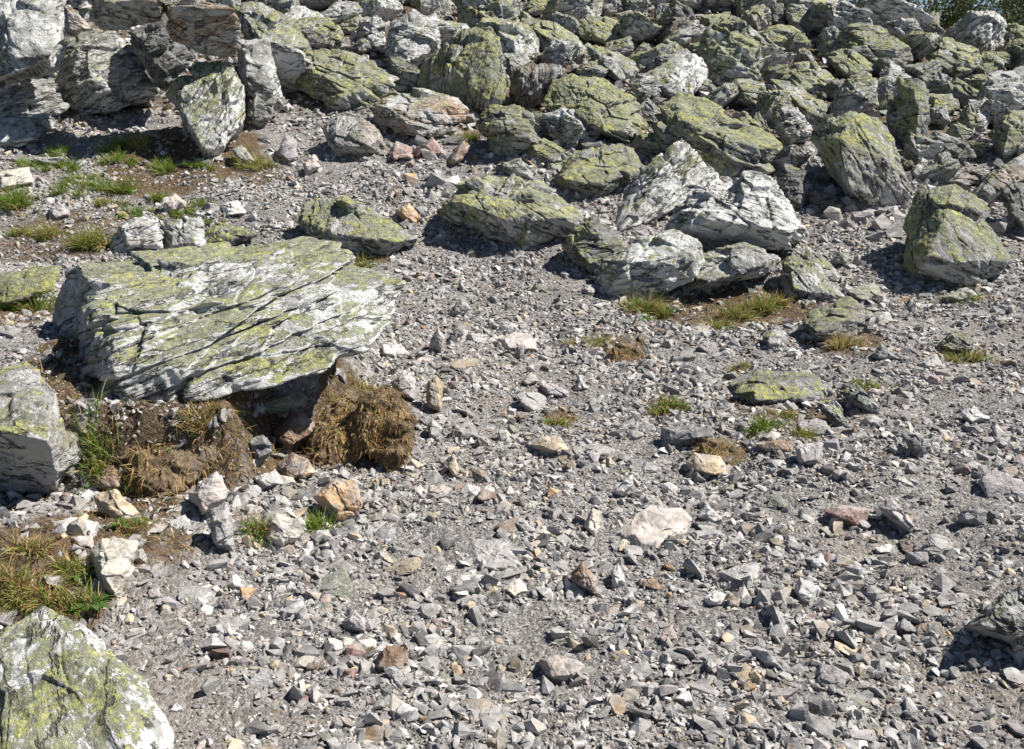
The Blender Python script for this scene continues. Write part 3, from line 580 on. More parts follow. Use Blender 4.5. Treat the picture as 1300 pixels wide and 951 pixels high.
STONES = [
("pale flat slab of banded stone at the frame edge above the turf", "A", "-20,648 110,625 128,682 -20,735", "cr", dict(L=1.)),
("grey-blue cracked stone between grass tufts near the turf edge", "V", "230,300 290,280 325,340 260,362 225,340", "gy", {}),
("white quartz stone with rusty centre near the brown turf", "A", "828,772 890,748 928,800 842,815", "wt", {}),
("green-edged upright stone below the pale leaning slab", "A", "868,560 905,540 965,612 910,630", "gn", {}),
("white-tipped stone standing in rubble near the striped rock", "A", "1030,575 1070,508 1112,520 1122,600 1080,618", "lv", {}),
("pale orange stone beside the white-tipped stone", "A", "1125,610 1180,578 1204,625 1150,668", "pk", {}),
("reddish stone in front of the squat brown-grey rock", "B", "183,575 215,528 277,550 272,592 200,615", "rd", {}),
("small red-brown stone under the tan layered block", "B", "308,545 352,512 404,580 352,594", "rd", {}),
("brown pointed stone below the tan layered block", "B", "398,615 430,568 472,518 493,540 462,602 420,628", "br", {}),
("orange stone with grey top near the low mossy boulder", "B", "215,785 262,760 300,800 290,850 240,830", "og", {}),
("dark upright shard casting a shadow on the upper path", "E", "338,470 372,395 402,440 384,503", "lv", dict(L=.2)),
("grey standing stone beside the upper path", "E", "410,350 460,285 498,330 460,363", "gy", dict(L=.3)),
("broad pinkish flagstone lying flat in mid path", "E", "588,440 650,415 722,425 752,488 620,498", "pk", dict(L=1.6)),
("rough purple-grey stone by the end of the huge boulder", "E", "193,605 240,562 288,590 290,685 210,655", "lv", dict(L=.5)),
("upright slim stone with orange flank next to the purple-grey one", "E", "328,605 368,580 393,620 388,725 333,712", "tn", dict(L=.3)),
("round grey stone in the middle of the path", "E", "686,605 720,568 757,600 702,624", "gy", {}),
("long grey-brown stone beside the round grey stone", "E", "748,612 800,605 864,642 850,668 770,652", "lv", {}),
("white upright chip near the long grey-brown stone", "E", "880,640 905,585 940,630 890,642", "wt", dict(L=.3)),
("tan-ended stone in mid path", "E", "715,842 762,808 830,812 870,868 842,892 770,870", "tn", {}),
("flat grey stone near the shaded slab block", "E", "905,850 950,830 1040,860 1020,885 930,880", "gy", dict(L=1.2)),
("grey stone with shaded side beside the round turf clod", "E", "330,770 352,742 390,775 370,830 338,812", "gy", {}),
("tan broken stone propped under the huge boulder", "D", "1018,795 1130,703 1198,780 1080,865 1022,832", "br", dict(L=.5)),
("greenish flat stone pinned beneath the huge boulder", "D", "925,695 1100,643 1170,668 1060,720 945,720", "gn", dict(L=.8)),
("dark wedge stone jammed in the hole under the huge boulder", "P", "312,562 336,546 348,574 326,594", "dk", dict(L=.5)),
("brown block stone propped in the mouth of the hole under the huge boulder", "P", "350,590 372,574 394,584 388,606 360,610", "br", dict(L=.5)),
("grey flake stone lying below the jammed dark wedge", "P", "318,608 350,596 362,614 334,624", "gy", dict(L=1.0)),
("brown angular stone under the turf at the shaded bank", "X", "470,480 540,420 640,400 690,470 680,520 520,540", "br", dict(L=.4)),
("rusty rough stone set in the foot of the bank", "X", "512,560 640,520 760,640 740,700 620,690 540,640", "tn", dict(L=.4)),
("pale hooked stone bridging the hole in the bank", "X", "1020,545 1120,530 1195,420 1255,520 1235,600 1090,690", "pk", dict(L=.3)),
("mottled grey pillar stone standing below the hooked stone", "X", "1145,620 1245,600 1275,640 1295,885 1180,860 1148,760", "gy", dict(L=.15)),
("big pale triangular stone near the broad-leaved weed", "G", "335,405 380,358 532,362 502,482 442,605 380,575", "cr", dict(L=.6)),
("smooth pale slab above the triangular stone", "G", "212,305 270,283 378,303 355,345 230,352", "wt", dict(L=1.2)),
("pale cobble leaning under the smooth slab", "G", "240,352 350,355 350,405 280,412", "pk", {}),
("glowing orange and white quartz stone below the turf clod", "P", "396,630 425,606 453,609 464,638 451,660 425,667", "og", dict(L=.5)),
("cream and orange quartz stone beside a grass tuft", "G", "978,372 1040,280 1142,288 1143,352 1050,418", "cr", dict(L=.5)),
("small orange-tan stone below the hole under the huge boulder", "G", "1093,112 1150,58 1188,120 1110,153", "og", {}),
("pink squared stone on bare gravel", "G", "533,550 600,545 612,592 545,600", "pk", dict(L=1.)),
("orange chip standing in gravel near the pink squared stone", "G", "895,545 965,550 930,612 900,600", "og", {}),
("rosy upright pebble in the lower gravel", "G", "1185,590 1230,558 1244,602 1200,628", "rd", {}),
("half-buried broad grey stone in the lower path", "H", "472,445 500,370 562,362 642,400 724,492 600,500 500,480", "gy", dict(L=1.5, b=.1)),
("dark brown pyramid stone in the lower path", "H", "855,512 912,448 972,520 975,585", "br", dict(L=.3, b=.3)),
("grey oval stone next to the brown pyramid stone", "H", "1018,485 1050,453 1083,540 1028,558", "pg", {}),
("wide pale cracked bedrock block level with the gravel", "H", "1028,365 1080,290 1160,240 1300,245 1325,330 1250,400 1120,425", "pk", dict(L=1.9, b=.08)),
("cream split stone beside the pale bedrock block", "H", "915,325 950,248 988,262 962,365", "cr", dict(L=.7)),
("large tan-grey stone at the bottom edge", "H", "748,815 800,793 900,820 925,845 922,905 780,905", "pk", dict(L=.7)),
("rust-orange and black stone at the bottom", "H", "115,855 180,768 250,768 252,865 170,880", "br", dict(L=.4)),
("purplish block stone in the lower gravel", "H", "5,675 60,638 112,670 102,722 20,714", "lv", dict(L=.4)),
("cream rounded stone in the lower path", "H", "607,555 680,512 708,560 660,588", "cr", {}),
("dark brown stone in the upper middle of the path", "H", "502,215 550,172 618,210 540,238", "br", {}),
("slate grey plate lying aslant in the path", "H", "642,302 690,283 764,355 700,354", "gy", dict(L=1.1)),
("dark slate splinter beneath the white slab", "H", "392,552 510,528 523,572 430,583", "dk", dict(L=.7)),
("white flat slab with orange tip", "H", "415,520 480,470 600,515 585,545 430,530", "wt", dict(L=1.6)),
("wine-red cobble near the bottom edge", "H", "1187,735 1250,688 1273,740 1210,768", "rd", {}),
("tan split stone beside the round turf clod", "H", "395,75 432,43 453,110 440,142", "tn", dict(L=.4)),
("leaning white and grey wedge in the path", "H", "1018,195 1105,118 1108,170 1060,213", "pg", dict(L=.3)),
("dark slab stone set upright across the path", "F", "-60,775 60,770 105,775 132,808 100,822 0,855 -60,850", "dk", dict(L=.3)),
("grey cube-like stone beside the dark upright slab", "F", "438,845 480,832 552,828 540,912 450,923", "gy", dict(L=.3, b=.3)),
("flat tan stone beneath mossy dry grass", "F", "278,838 350,822 442,830 432,872 320,872", "br", dict(L=.5)),
("ochre rounded boulder stone beside brown moss", "F", "28,905 60,868 172,888 198,935 162,962 50,950", "tn", dict(L=.7, b=.3)),
("pale angular stone alone on fine grit", "F", "1058,725 1110,688 1167,740 1100,768", "pg", {}),
("grey flat stone below the brown-green block", "F", "888,535 970,500 1002,550 920,562", "gy", dict(L=1.2)),
("tan-nosed green block near the boulder pile foot", "F", "628,262 740,228 772,280 722,312 660,290", "gn", {}),
("small green standing stone in the gap", "F", "568,155 610,108 642,130 642,178", "gn", dict(L=.3)),
("dark blue-grey triangular stone below the two-tone boulder", "F", "728,515 762,458 832,518 770,525", "dk", dict(L=.3)),
("reddish striped rock with white top", "I", "538,262 620,230 733,255 692,325 600,292", "rd", dict(L=.9)),
("long dark leaning stone next to the striped rock", "I", "745,245 800,212 852,270 903,340 880,358 800,292", "lv", dict(L=.7)),
("dark cubic stone on open gravel", "I", "1045,280 1100,233 1167,260 1152,322 1060,313", "dk", dict(L=.4)),
("blue-grey stone with tan upper corner", "I", "885,405 960,343 1028,380 1012,422 930,442", "gy", {}),
("white upright nugget in the lower gravel", "I", "438,560 460,508 528,550 502,618 460,602", "pg", dict(L=.4)),
("broad dark-grey stone flush with the gravel", "I", "148,495 220,462 302,453 312,520 240,553 160,533", "gy", dict(L=1.3, b=.12)),
("round white pebble beside the dark-grey flush stone", "I", "478,442 540,418 568,470 530,493", "pg", {}),
("striped oval pebble below the long leaning stone", "I", "735,400 800,383 818,420 740,424", "pg", {}),
("dark pointed slate on the lower gravel", "I", "815,692 850,658 915,722 860,715", "dk", dict(L=.4)),
("blue-black stone close to the bottom edge", "I", "1075,825 1130,788 1155,855 1110,860", "dk", dict(L=.5)),
("grey boat-shaped stone in the path", "I", "75,285 110,238 175,290 140,313", "pg", {}),
("square brown stone beside a white cobble", "I", "178,600 205,575 250,592 235,630 195,628", "br", {}),
("white cobble beside the square brown stone", "I", "98,590 135,558 182,575 165,620 115,618", "wt", {}),
("dark rock with bright rim in the shade of dry moss", "I", "845,-15 890,-30 945,0 938,40 905,72 870,40", "dk", dict(L=.4)),
("white prism stone near the striped rock", "I", "605,80 630,35 652,50 640,95", "wt", dict(L=.4)),
("green-grey flat wedge in the gravel", "I", "525,325 560,318 612,355 575,368", "gn", dict(L=1.3)),
]
# dry turf: pixel centre, half sizes in photograph pixels, strength
SOIL = [(235, 200, 95, 45, 1.0), (60, 715, 100, 75, 1.0), (215, 570, 95, 60, 1.0), (460, 540, 65, 60, .9), (940, 392, 115, 26, .9), (90, 300, 130, 45, .55),
        (1000, 520, 95, 40, .6), (1075, 435, 55, 22, .7), (60, 480, 80, 120, .9), (30, 400, 60, 50, .9), (170, 650, 60, 40, .8), (790, 440, 40, 16, .6),
        (710, 532, 26, 14, .6), (845, 520, 34, 16, .6), (915, 575, 40, 20, .7), (1225, 452, 30, 14, .6), (1225, 372, 50, 12, .5), (330, 220, 40, 20, .6), (590, 172, 30, 8, .6),
        (200, 690, 60, 30, .6), (345, 575, 60, 60, .75), (250, 790, 150, 80, .36), (560, 640, 120, 60, .3), (1180, 690, 90, 50, .34), (1260, 690, 60, 20, .4), (470, 330, 50, 8, .6)]
# grass tufts: x, y (foot), height px, greenness 0..1, label
TUFTS = [
(25, 262, 36, .75, "wide green tuft by the pale banded slab at the frame edge"), (75, 214, 22, .8, "bright tuft among pink rubble above the banded slab"),
(72, 196, 14, .8, "short bright tuft nearest the smooth pale slab"), (128, 192, 20, .85, "flat green tuft in rubble below the split grey rock"),
(152, 244, 30, .8, "long green mat of grass in the middle of the stony turf"), (176, 188, 26, .45, "yellowing tuft at the shadow edge of the leaning slab"),
(205, 216, 16, .8, "small tuft beside the brown turf's pebble"), (256, 212, 13, .85, "tiny bright tuft on the brown turf"), (62, 302, 28, .45, "half-dry tuft near a white cobble"),
(118, 312, 40, .55, "tall tuft beside the bright crystalline rock"), (168, 274, 14, .85, "low bright tuft in front of the long grass mat"), (226, 275, 14, .8, "low tuft close behind the huge boulder"),
(200, 256, 16, .75, "thin tuft between white pebbles on the stony turf"), (90, 246, 18, .7, "shaggy tuft joined to the wide green tuft"), (140, 258, 15, .5, "brownish tuft below the long grass mat"), (18, 300, 16, .6, "small tuft by the frame edge cobble"),
(265, 285, 13, .8, "thin mossy tuft on the huge boulder's back edge"), (38, 395, 48, .75, "long hanging tuft against the mossy slab"), (132, 578, 46, .7, "spiky tuft below the huge boulder's shaded end"),
(182, 612, 36, .25, "dry straw tuft hanging from the turf clod"), (255, 540, 26, .1, "straw-coloured tuft on top of the turf clod"), (332, 680, 42, .55, "arching tuft beside the cream quartz stone"), (408, 676, 36, .8, "dense dark green tuft beside the orange quartz stone"),
(815, 398, 34, .4, "golden tuft under the split white boulder"), (840, 402, 22, .7, "greener tuft at the end of the golden one"), (965, 395, 30, .5, "large mixed tuft beside the propped green slab"),
(930, 405, 28, .35, "dry tuft in the shade of the split white boulder"), (905, 418, 18, .5, "low dry tuft at the gravel edge of the turf"), (985, 388, 26, .3, "brown tuft under the triangular propped slab"), (844, 522, 28, .6, "round tuft on its own in the gravel"),
(966, 545, 30, .75, "bright green tuft against the mossy bedrock hump"), (1020, 556, 24, .45, "mossy tuft below the green slanted slab"), (748, 438, 20, .45, "dark tuft on a hump of the path"),
(795, 455, 24, .15, "brown dead tuft in the path"), (710, 540, 18, .5, "low mossy tuft in mid path"), (1225, 458, 20, .45, "tuft on the brown-green block's foot"), (1075, 442, 28, .2, "dry tuft at the two-tone boulder's front"),
(1100, 492, 18, .6, "small tuft beside the weathered rib of rock"), (905, 575, 26, .2, "dead tuft above the ochre stone"), (1222, 380, 16, .5, "low tuft below the mossy boulder with the black flank"),
(600, 178, 16, .4, "small yellow tuft under the streaky lichen boulder"), (455, 336, 18, .6, "shaded tuft beneath the low mossy boulder"), (15, 745, 46, .25, "wide straw tuft at the frame edge of the turf hummock"),
(60, 760, 42, .35, "straw tuft in the middle of the turf hummock"), (98, 770, 38, .5, "mixed tuft at the gravel side of the turf hummock"), (35, 700, 30, .2, "dry tuft on the shaded back of the turf hummock"),
(30, 775, 34, .6, "green tuft above the lichen-covered white boulder"), (85, 725, 34, .4, "short tuft beside the big pale triangular stone"), (170, 672, 26, .5, "weedy tuft at the foot of the bank"), (1000, 530, 16, .5, "small tuft between the bedrock hump and the slanted slab"),
(462, 500, 24, .35, "dry tuft on top of the rounded turf clod"), (428, 520, 20, .3, "straw tuft between the two clods beside the huge boulder"), (100, 232, 18, .8, "green tuft in pink rubble above the wide green tuft"), (190, 300, 16, .75, "low tuft at the bright crystalline rock's back"), (48, 212, 18, .8, "short green tuft just beyond the pale banded slab"), (150, 205, 16, .8, "green tuft between the smooth pale slab and the brown turf"), (250, 262, 13, .8, "green tuft beside the quartz stone with the rusty centre"),
(940, 468, 14, .4, "thin tuft above the bedrock hump"), (330, 212, 20, .5, "sparse tuft where brown turf meets rubble"),
]
# ---------------------------------------------------------------- builders
def parse(tile, s):
    x0, y0, k = TILES[tile]
    out = []
    for tok in s.split():
        v = [float(a) for a in tok.split(',')]
        out.append((x0 + v[0] * k, y0 + v[1] * k) + tuple(v[2:]))
    return out

def strata_frame(dip, seed, ny=None):
    R = np.random.default_rng(seed + 999)
    a = math.radians(dip)
    n = np.array([-math.sin(a), R.uniform(-.5, .3) if ny is None else ny, math.cos(a)]); n /= np.linalg.norm(n)
    x = np.cross([0, 1, 0], n); x /= np.linalg.norm(x)
    y = np.cross(n, x)
    return np.stack([x, y, n], 1)

def place_rock(name, world_pts, origin, Rm, mat, level, seed, props, **kw):
    loc = (np.asarray(world_pts) - origin) @ Rm
    v, f = rock_surface(loc, level, seed, **kw)
    o = link(name, make_mesh(name, v, f, mat))
    M = Matrix([list(r) for r in Rm]).to_4x4()
    M.translation = Vector(origin)
    o.matrix_world = M
    o['phase'] = [float(a) for a in np.random.default_rng(seed).uniform(-40, 40, 3)]
    for k, val in props.items(): o[k] = val
    return o

COVER = []   # (outline px, depth) of what has been placed, so that fillers are not buried inside
def traced(name, label, tile, outline, o, seed, small=False):
    R = np.random.default_rng(seed)
    P = parse(tile, outline)
    xs = np.array([p[0] for p in P]); ys = np.array([p[1] for p in P])
    w, h = np.ptp(xs), np.ptp(ys)
    ymax, cx, cy = ys.max(), xs.mean(), ys.mean()
    bx = xs[ys > ymax - .2 * h].mean()
    foot, D = at(bx, ymax)
    D *= o.get('dist', 1.0)
    mpp = D / F
    W = math.sqrt(w * h) * mpp
    if len(P[0]) < 3: D -= o.get('bot', .16) * .7 * W
    L = o.get('L', .6); b = o.get('b', .22)
    def depth(px, py, fwd=0.0, back=0.0):
        return D + L * (ymax - py) * mpp - fwd * W + back * W
    pts = []
    for p in P:
        d = depth(p[0], p[1], R.uniform(-.04, .04)) + W * (o.get('side', .26) * max(0, (cx - p[0]) / w) * 2 + o.get('bot', .16) * max(0, (p[1] - cy) / h) * 2) if len(p) < 3 else D + p[2]
        pts.append(CAM + d * ray(p[0], p[1]))
    if 'rp' in o:
        for q in parse(tile, o['rp']):
            pts.append(CAM + depth(q[0], q[1], q[2]) * ray(q[0], q[1]))
    elif 'rd' in o:
        for q in parse(tile, o['rd']):
            pts.append(CAM + (D + q[2]) * ray(q[0], q[1]))
    else:
        sx, sy = cx + R.uniform(-.12, .15) * w, cy + R.uniform(-.12, .18) * h
        for k, p in enumerate(P):
            f = R.uniform(.40, .68)
            x, y = sx + (p[0] - sx) * f, sy + (p[1] - sy) * f
            pts.append(CAM + depth(x, y, b * R.uniform(.6, 1.15)) * ray(x, y))
    t = o.get('t', .65)
    for p in P:
        f = .78
        x, y = cx + (p[0] - cx) * f, cy + (p[1] - cy) * f + .06 * h
        dd = depth(x, y, 0, t) if len(p) < 3 else D + p[2] + t * W * .6
        pts.append(CAM + dd * ray(x, y))
    pts = np.array(pts)
    Rm = strata_frame(o.get('dip', R.uniform(-35, 20)), seed, o.get('ny'))
    s = math.sqrt(w * h) * .788
    lv = o.get('lv', 6 if s > 62 else 5 if s > 24 else 4)
    if small:
        c = np.array(PAL[o['pal']]) * R.uniform(.9, 1.1)
        ob = place_rock(name, pts, foot, Rm, STONE, max(4, min(lv, 5)), seed, dict(col=[float(a) for a in c]), rough=.7, layers=6, chips=6, notches=3, cells=14)
        tag(ob, label, 'stone', 'distinct stones along the scree path')
    else:
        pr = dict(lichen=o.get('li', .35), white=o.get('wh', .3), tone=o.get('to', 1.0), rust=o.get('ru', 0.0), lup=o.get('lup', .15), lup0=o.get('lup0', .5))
        pr = {k: float(v) for k, v in pr.items()}
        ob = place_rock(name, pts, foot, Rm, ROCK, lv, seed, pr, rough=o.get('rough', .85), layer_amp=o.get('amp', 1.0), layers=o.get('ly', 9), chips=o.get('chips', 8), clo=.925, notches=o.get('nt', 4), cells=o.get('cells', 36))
        tag(ob, label, 'boulder', 'boulders of the scree slope')
    COVER.append((np.stack([xs, ys], 1), D))
    return ob

def inside(poly, x, y):
    c = False
    n = len(poly)
    for i in range(n):
        x1, y1 = poly[i]; x2, y2 = poly[i - 1]
        if (y1 > y) != (y2 > y) and x < (x2 - x1) * (y - y1) / (y2 - y1) + x1: c = not c
    return c

# ---- soil patches as world ellipses
SOILW = []
for (px, py, hx, hy, s) in SOIL:
    c, d = at(px, py)
    a, _ = at(px, py + hy); b_, _ = at(px, max(py - hy, 20))
    ry = float(np.clip(abs(b_[1] - a[1]) / 2, .05, .9))
    SOILW.append((c[0], c[1], hx * d / F, ry, s))
def soil_at(x, y):
    r = np.zeros_like(x)
    for cx, cy, rx, ry, s in SOILW:
        q = ((x - cx) / rx) ** 2 + ((y - cy) / ry) ** 2
        r = np.maximum(r, s * np.clip(1.25 - q * .75, 0, 1))
    pile = S((y - 8.3 - .9 * S((-x - .2) / 1.0)) / 1.2) * .6  # dark soil across the pile, also paints shade into gaps between boulders
    return np.maximum(r, pile)

# ---------------------------------------------------------------- the ground sheet
def build_ground():
    ys = [-8.0, -4, -2, -1, 0, .6, 1.1, 1.5]
    y = 1.5
    while y < 400:
        y += max(.016, .0052 * y ** 1.35 if y < 14 else .05 * (y - 10)); ys.append(y)
    ys = np.array(ys)
    us = np.concatenate([[-6, -3, -1.8, -1.2], np.linspace(-.95, .95, 420), [1.2, 1.8, 3, 6]])
    half = np.maximum(np.abs(ys) * .62 + .9, 1.5)
    X = us[None, :] * half[:, None]; Y = np.repeat(ys[:, None], len(us), 1)
    x, y = X.ravel(), Y.ravel()
    z = ground(x, y)
    p = np.stack([x, y, np.zeros_like(x)], 1)
    soil = soil_at(x, y)
    near = S((9 - y) / 4)
    z = z + near * (.006 * noise(p * 31) + .003 * noise(p * 70)) + soil * near * .03 * fbm(p * 16 + 5, 4)
    V = np.stack([x, y, z], 1)
    n, m = len(ys), len(us)
    i = (np.arange(n - 1)[:, None] * m + np.arange(m - 1)[None, :]).ravel()
    Fq = np.stack([i, i + 1, i + m + 1, i + m], 1)
    me = make_mesh('ground', V, Fq, GROUND)
    a = me.attributes.new('soil', 'FLOAT', 'POINT'); a.data.foreach_set('value', soil.astype(np.float32))
    o = link('ground', me)
    tag(o, kind='structure')
build_ground()

# ---------------------------------------------------------------- boulders and stones of their own
BB = ("huge white-streaked boulder with yellow-green lichen on its sunlit flat top", "Z",
      "205,170,.94 300,145,.98 480,140,1.04 600,132,1.08 700,95,1.22 900,90,1.22 1000,112,1.14 1050,152,1.04 1062,190,.99 1180,212,.84 1250,228,.74 1256,300,.56 1240,370,.42 1170,440,.24 1090,500,.12 1030,540,.05 900,577,0 740,602,0 600,617,0 430,637,.04 350,612,.16 270,587,.8 240,530,.95 190,470,1.05 155,400,1.1 148,290,1.12",
      dict(rd="262,250,.60 335,268,.50 356,350,.22 352,480,.03 350,560,.02 560,400,.18 750,368,.24 1000,308,.40 1130,248,.58", li=.68, wh=.84, to=1.02, dip=22, lv=7, t=.35, rough=.85, ly=12, chips=0, amp=1.25, ny=.12, lup=.50, lup0=.82, cells=60, nt=5))
traced('boulder', BB[0], BB[1], BB[2], BB[3], 4242)
traced('boulder', "raised mossy knob of rock at the huge boulder's back edge casting its own shade", "Z", "598,135 628,95 655,48 730,62 800,90 740,118 690,130", dict(L=.8, b=.1, li=.75, to=.85, dist=1.0), 4343)
for i, (lab, tile, out, o) in enumerate(BOULDERS):
    traced('boulder', lab, tile, out, o, 100 + i * 7)
for i, (lab, tile, out, pal, o) in enumerate(STONES):
    o = dict(o, pal=pal)
    o.setdefault('L', .8); o.setdefault('b', .22); o.setdefault('t', .5)
    traced('stone', lab, tile, out, o, 5000 + i * 7, small=True)

# ---- filling boulders of the pile: copies of a few shapes
def rock_proto(seed, dims, level, rough=1.0, n=15, chips=6, layers=8):
    R = np.random.default_rng(seed)
    p = R.normal(size=(n, 3)); p /= np.linalg.norm(p, axis=1, keepdims=True)
    p = np.sign(p) * np.abs(p) ** .7 * np.array(dims) * R.uniform(.75, 1.0, (n, 1))
    return rock_surface(p, level, seed, rough=rough, chips=chips + 4, layers=layers)
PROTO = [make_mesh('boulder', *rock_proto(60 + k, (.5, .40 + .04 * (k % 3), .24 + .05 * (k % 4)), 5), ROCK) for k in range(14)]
KINDS = [("green lichen-crusted boulder packed in the upper scree", "lichen-crusted fill of the scree", dict(lichen=.70, white=.5, rust=0.)),
         ("bare grey angular rock packed in the upper scree", "bare grey fill of the scree", dict(lichen=.25, white=.5, rust=0.)),
         ("white-blotched rock packed in the upper scree", "white-blotched fill of the scree", dict(lichen=.45, white=.68, rust=0.)),
         ("rusty brown rock packed in the upper scree", "rusty fill of the scree", dict(lichen=.1, white=.2, rust=.45))]
R = np.random.default_rng(12)
n_fill, tries, FILL = 0, 0, []
while n_fill < 235 and tries < 40000:
    tries += 1
    y = 6.6 + 11.5 * R.random() ** .9
    x = R.uniform(-.56, .58) * y
    z = float(ground(x, y)[0])
    px, py, d = project((x, y, z + .1))
    if not (-70 < px < 1370 and -25 < py < 275): continue
    if py > 150 + max(0, (px - 560)) * .17: continue
    if px < 560 and py > 120: continue
    if px < 350 and py > 20: continue
    size = float(np.clip((.60 if py < 110 else .36) * math.exp(R.normal() * .4), .16, 1.0))
    hit = False
    for poly, D in COVER:
        if inside(poly, px, py) and D < d + .15: hit = True; break
    if hit: continue
    if any((x - a) ** 2 + (y - b_) ** 2 < ((size + s) * .30) ** 2 for a, b_, s in FILL): continue
    FILL.append((x, y, size))
    kd = KINDS[int(R.choice(4, p=[.52, .18, .24, .06]))]
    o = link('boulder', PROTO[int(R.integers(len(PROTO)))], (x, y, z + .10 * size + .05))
    o.rotation_euler = (R.normal() * .45, R.normal() * .45, R.uniform(0, 6.28))
    sc_ = size * np.array([1, R.uniform(.8, 1.1), R.uniform(.8, 1.3)])
    o.scale = tuple(float(a) for a in sc_)
    tag(o, kd[0], 'boulder', kd[1])
    o['phase'] = [float(a) for a in R.uniform(-40, 40, 3)]
    o['tone'] = float(R.uniform(.85, 1.35)); o['lup'] = .15; o['lup0'] = .5
    for k, v in kd[2].items(): o[k] = float(np.clip(v + R.uniform(-.12, .12), 0, 1))
    n_fill += 1

# ---- loose stones: the larger ones each an object
SPROTO = [make_mesh('stone', *rock_proto(900 + k, (.5, .28 + .05 * (k % 4), .13 + .04 * (k % 5)), 4, rough=.8, n=12, chips=4, layers=5), STONE) for k in range(26)]
SK = [("grey schist stone lying loose on the scree path", "loose grey stones of the path", ['gy', 'gy', 'lv']),
      ("pale stone lying loose on the scree path", "loose pale stones of the path", ['pg', 'wt', 'pg']),
      ("dark slate stone lying loose on the scree path", "loose dark stones of the path", ['dk', 'gn']),
      ("tan stone lying loose on the scree path", "loose tan stones of the path", ['tn', 'pk', 'cr']),
      ("rusty brown stone lying loose on the scree path", "loose rusty stones of the path", ['og', 'br', 'rd'])]
def normal_at(x, y):
    e = .04
    z0 = ground(x, y); zx = ground(x + e, y); zy = ground(x, y + e)
    n = np.stack([-(zx - z0) / e, -(zy - z0) / e, np.ones_like(z0)], 1)
    return n / np.linalg.norm(n, axis=1, keepdims=True)
R = np.random.default_rng(31)
n_s, SP = 0, []
while n_s < 215:
    y = 2.35 + 7.0 * R.random() ** 1.25
    x = R.uniform(-.54, .54) * y
    z = float(ground(x, y)[0])
    px, py, d = project((x, y, z))
    if not (0 < px < 1300 and py < 960): continue
    if any(inside(poly, px, py) or inside(poly, px - 6, py + 5) for poly, D in COVER): continue
    if soil_at(np.array([x]), np.array([y]))[0] > .5 and R.random() < .8: continue
    size = float(np.clip(.085 * math.exp(R.normal() * .42), .06, .24)) * (.75 + .08 * y)
    if any((x - a) ** 2 + (y - b_) ** 2 < ((size + s) * .45) ** 2 for a, b_, s in SP): continue
    SP.append((x, y, size))
    kd = SK[int(R.choice(5, p=[.46, .18, .13, .15, .08]))]
    o = link('stone', SPROTO[int(R.integers(len(SPROTO)))], (x, y, z + .03 * size))
    nz = Vector(normal_at(np.array([x]), np.array([y]))[0])
    q = Vector((0, 0, 1)).rotation_difference(nz) @ Matrix.Rotation(R.uniform(0, 6.28), 4, 'Z').to_quaternion() @ Matrix.Rotation(R.normal() * .38, 4, 'X').to_quaternion()
    o.rotation_euler = q.to_euler()
    o.scale = (size, size * float(R.uniform(.85, 1.25)), size * float(R.uniform(.8, 1.5)))
    c = np.array(PAL[kd[2][int(R.integers(len(kd[2])))]]) * R.uniform(.7, 1.08)
    o['col'] = [float(a) for a in c]; o['phase'] = [float(a) for a in R.uniform(-40, 40, 3)]
    tag(o, kd[0], 'stone', kd[1])
    n_s += 1

# ---- gravel: everything smaller, uncountable
def rot_from(n, yaw, tx, ty):
    """stack of rotation matrices: tilt, yaw, then onto the normal n"""
    N = len(yaw)
    cz, sz, cx_, sx_, cy_, sy_ = np.cos(yaw), np.sin(yaw), np.cos(tx), np.sin(tx), np.cos(ty), np.sin(ty)
    o, i = np.zeros(N), np.ones(N)
    Rz = np.stack([np.stack([cz, -sz, o], 1), np.stack([sz, cz, o], 1), np.stack([o, o, i], 1)], 1)
    Rx = np.stack([np.stack([i, o, o], 1), np.stack([o, cx_, -sx_], 1), np.stack([o, sx_, cx_], 1)], 1)
    Ry = np.stack([np.stack([cy_, o, sy_], 1), np.stack([o, i, o], 1), np.stack([-sy_, o, cy_], 1)], 1)
    t = np.cross(np.broadcast_to([0, 1.0, 0], n.shape), n); t /= np.linalg.norm(t, axis=1, keepdims=True)
    b_ = np.cross(n, t)
    B = np.stack([t, b_, n], 2)
    return B @ Rx @ Ry @ Rz
GP = []
for k in range(48):
    Rk = np.random.default_rng(3000 + k)
    p = Rk.normal(size=(int(Rk.integers(9, 14)), 3)); p /= np.linalg.norm(p, axis=1, keepdims=True)
    GP.append(hull_mesh(p * np.array([.5, .27 + .06 * (k % 4), .13 + .055 * (k % 5)]) * Rk.uniform(.8, 1.1, (len(p), 1))))
PALG = np.array([PAL[k] for k in ('gy', 'gy', 'gy', 'lv', 'pg', 'pg', 'dk', 'tn', 'pk', 'og', 'rd', 'wt', 'cr', 'gn')])
PW = np.array([.2, .16, .1, .1, .1, .06, .07, .07, .06, .01, .018, .045, .025, .006]); PW /= PW.sum()
GV, GF, GC, off = [], [], [], 0
R = np.random.default_rng(77)
def scatter(dens, y0, y1, smin, smax, patch, soil_keep, where=None):
    area_max = .58 * (y1 ** 2 - y0 ** 2) + 1.0 * (y1 - y0)
    N = int(dens * area_max)
    y = np.sqrt(R.random(N) * (y1 ** 2 - y0 ** 2) + y0 ** 2)
    x = R.uniform(-1, 1, N) * (.58 * y + .5)
    p2 = np.stack([x, y, np.zeros(N)], 1)
    pr = S(.5 + patch * fbm(p2 * 1.7 + 40, 3)) 
    keep = R.random(N) < np.clip(pr * 1.25, .12, 1)
    so = soil_at(x, y)
    keep &= R.random(N) < np.where(so > .45, soil_keep, 1)
    if where is not None: keep &= where(x, y)
    x, y = x[keep], y[keep]; N = len(x)
    emit(x, y, smin * (smax / smin) ** (R.random(N) ** 1.7))
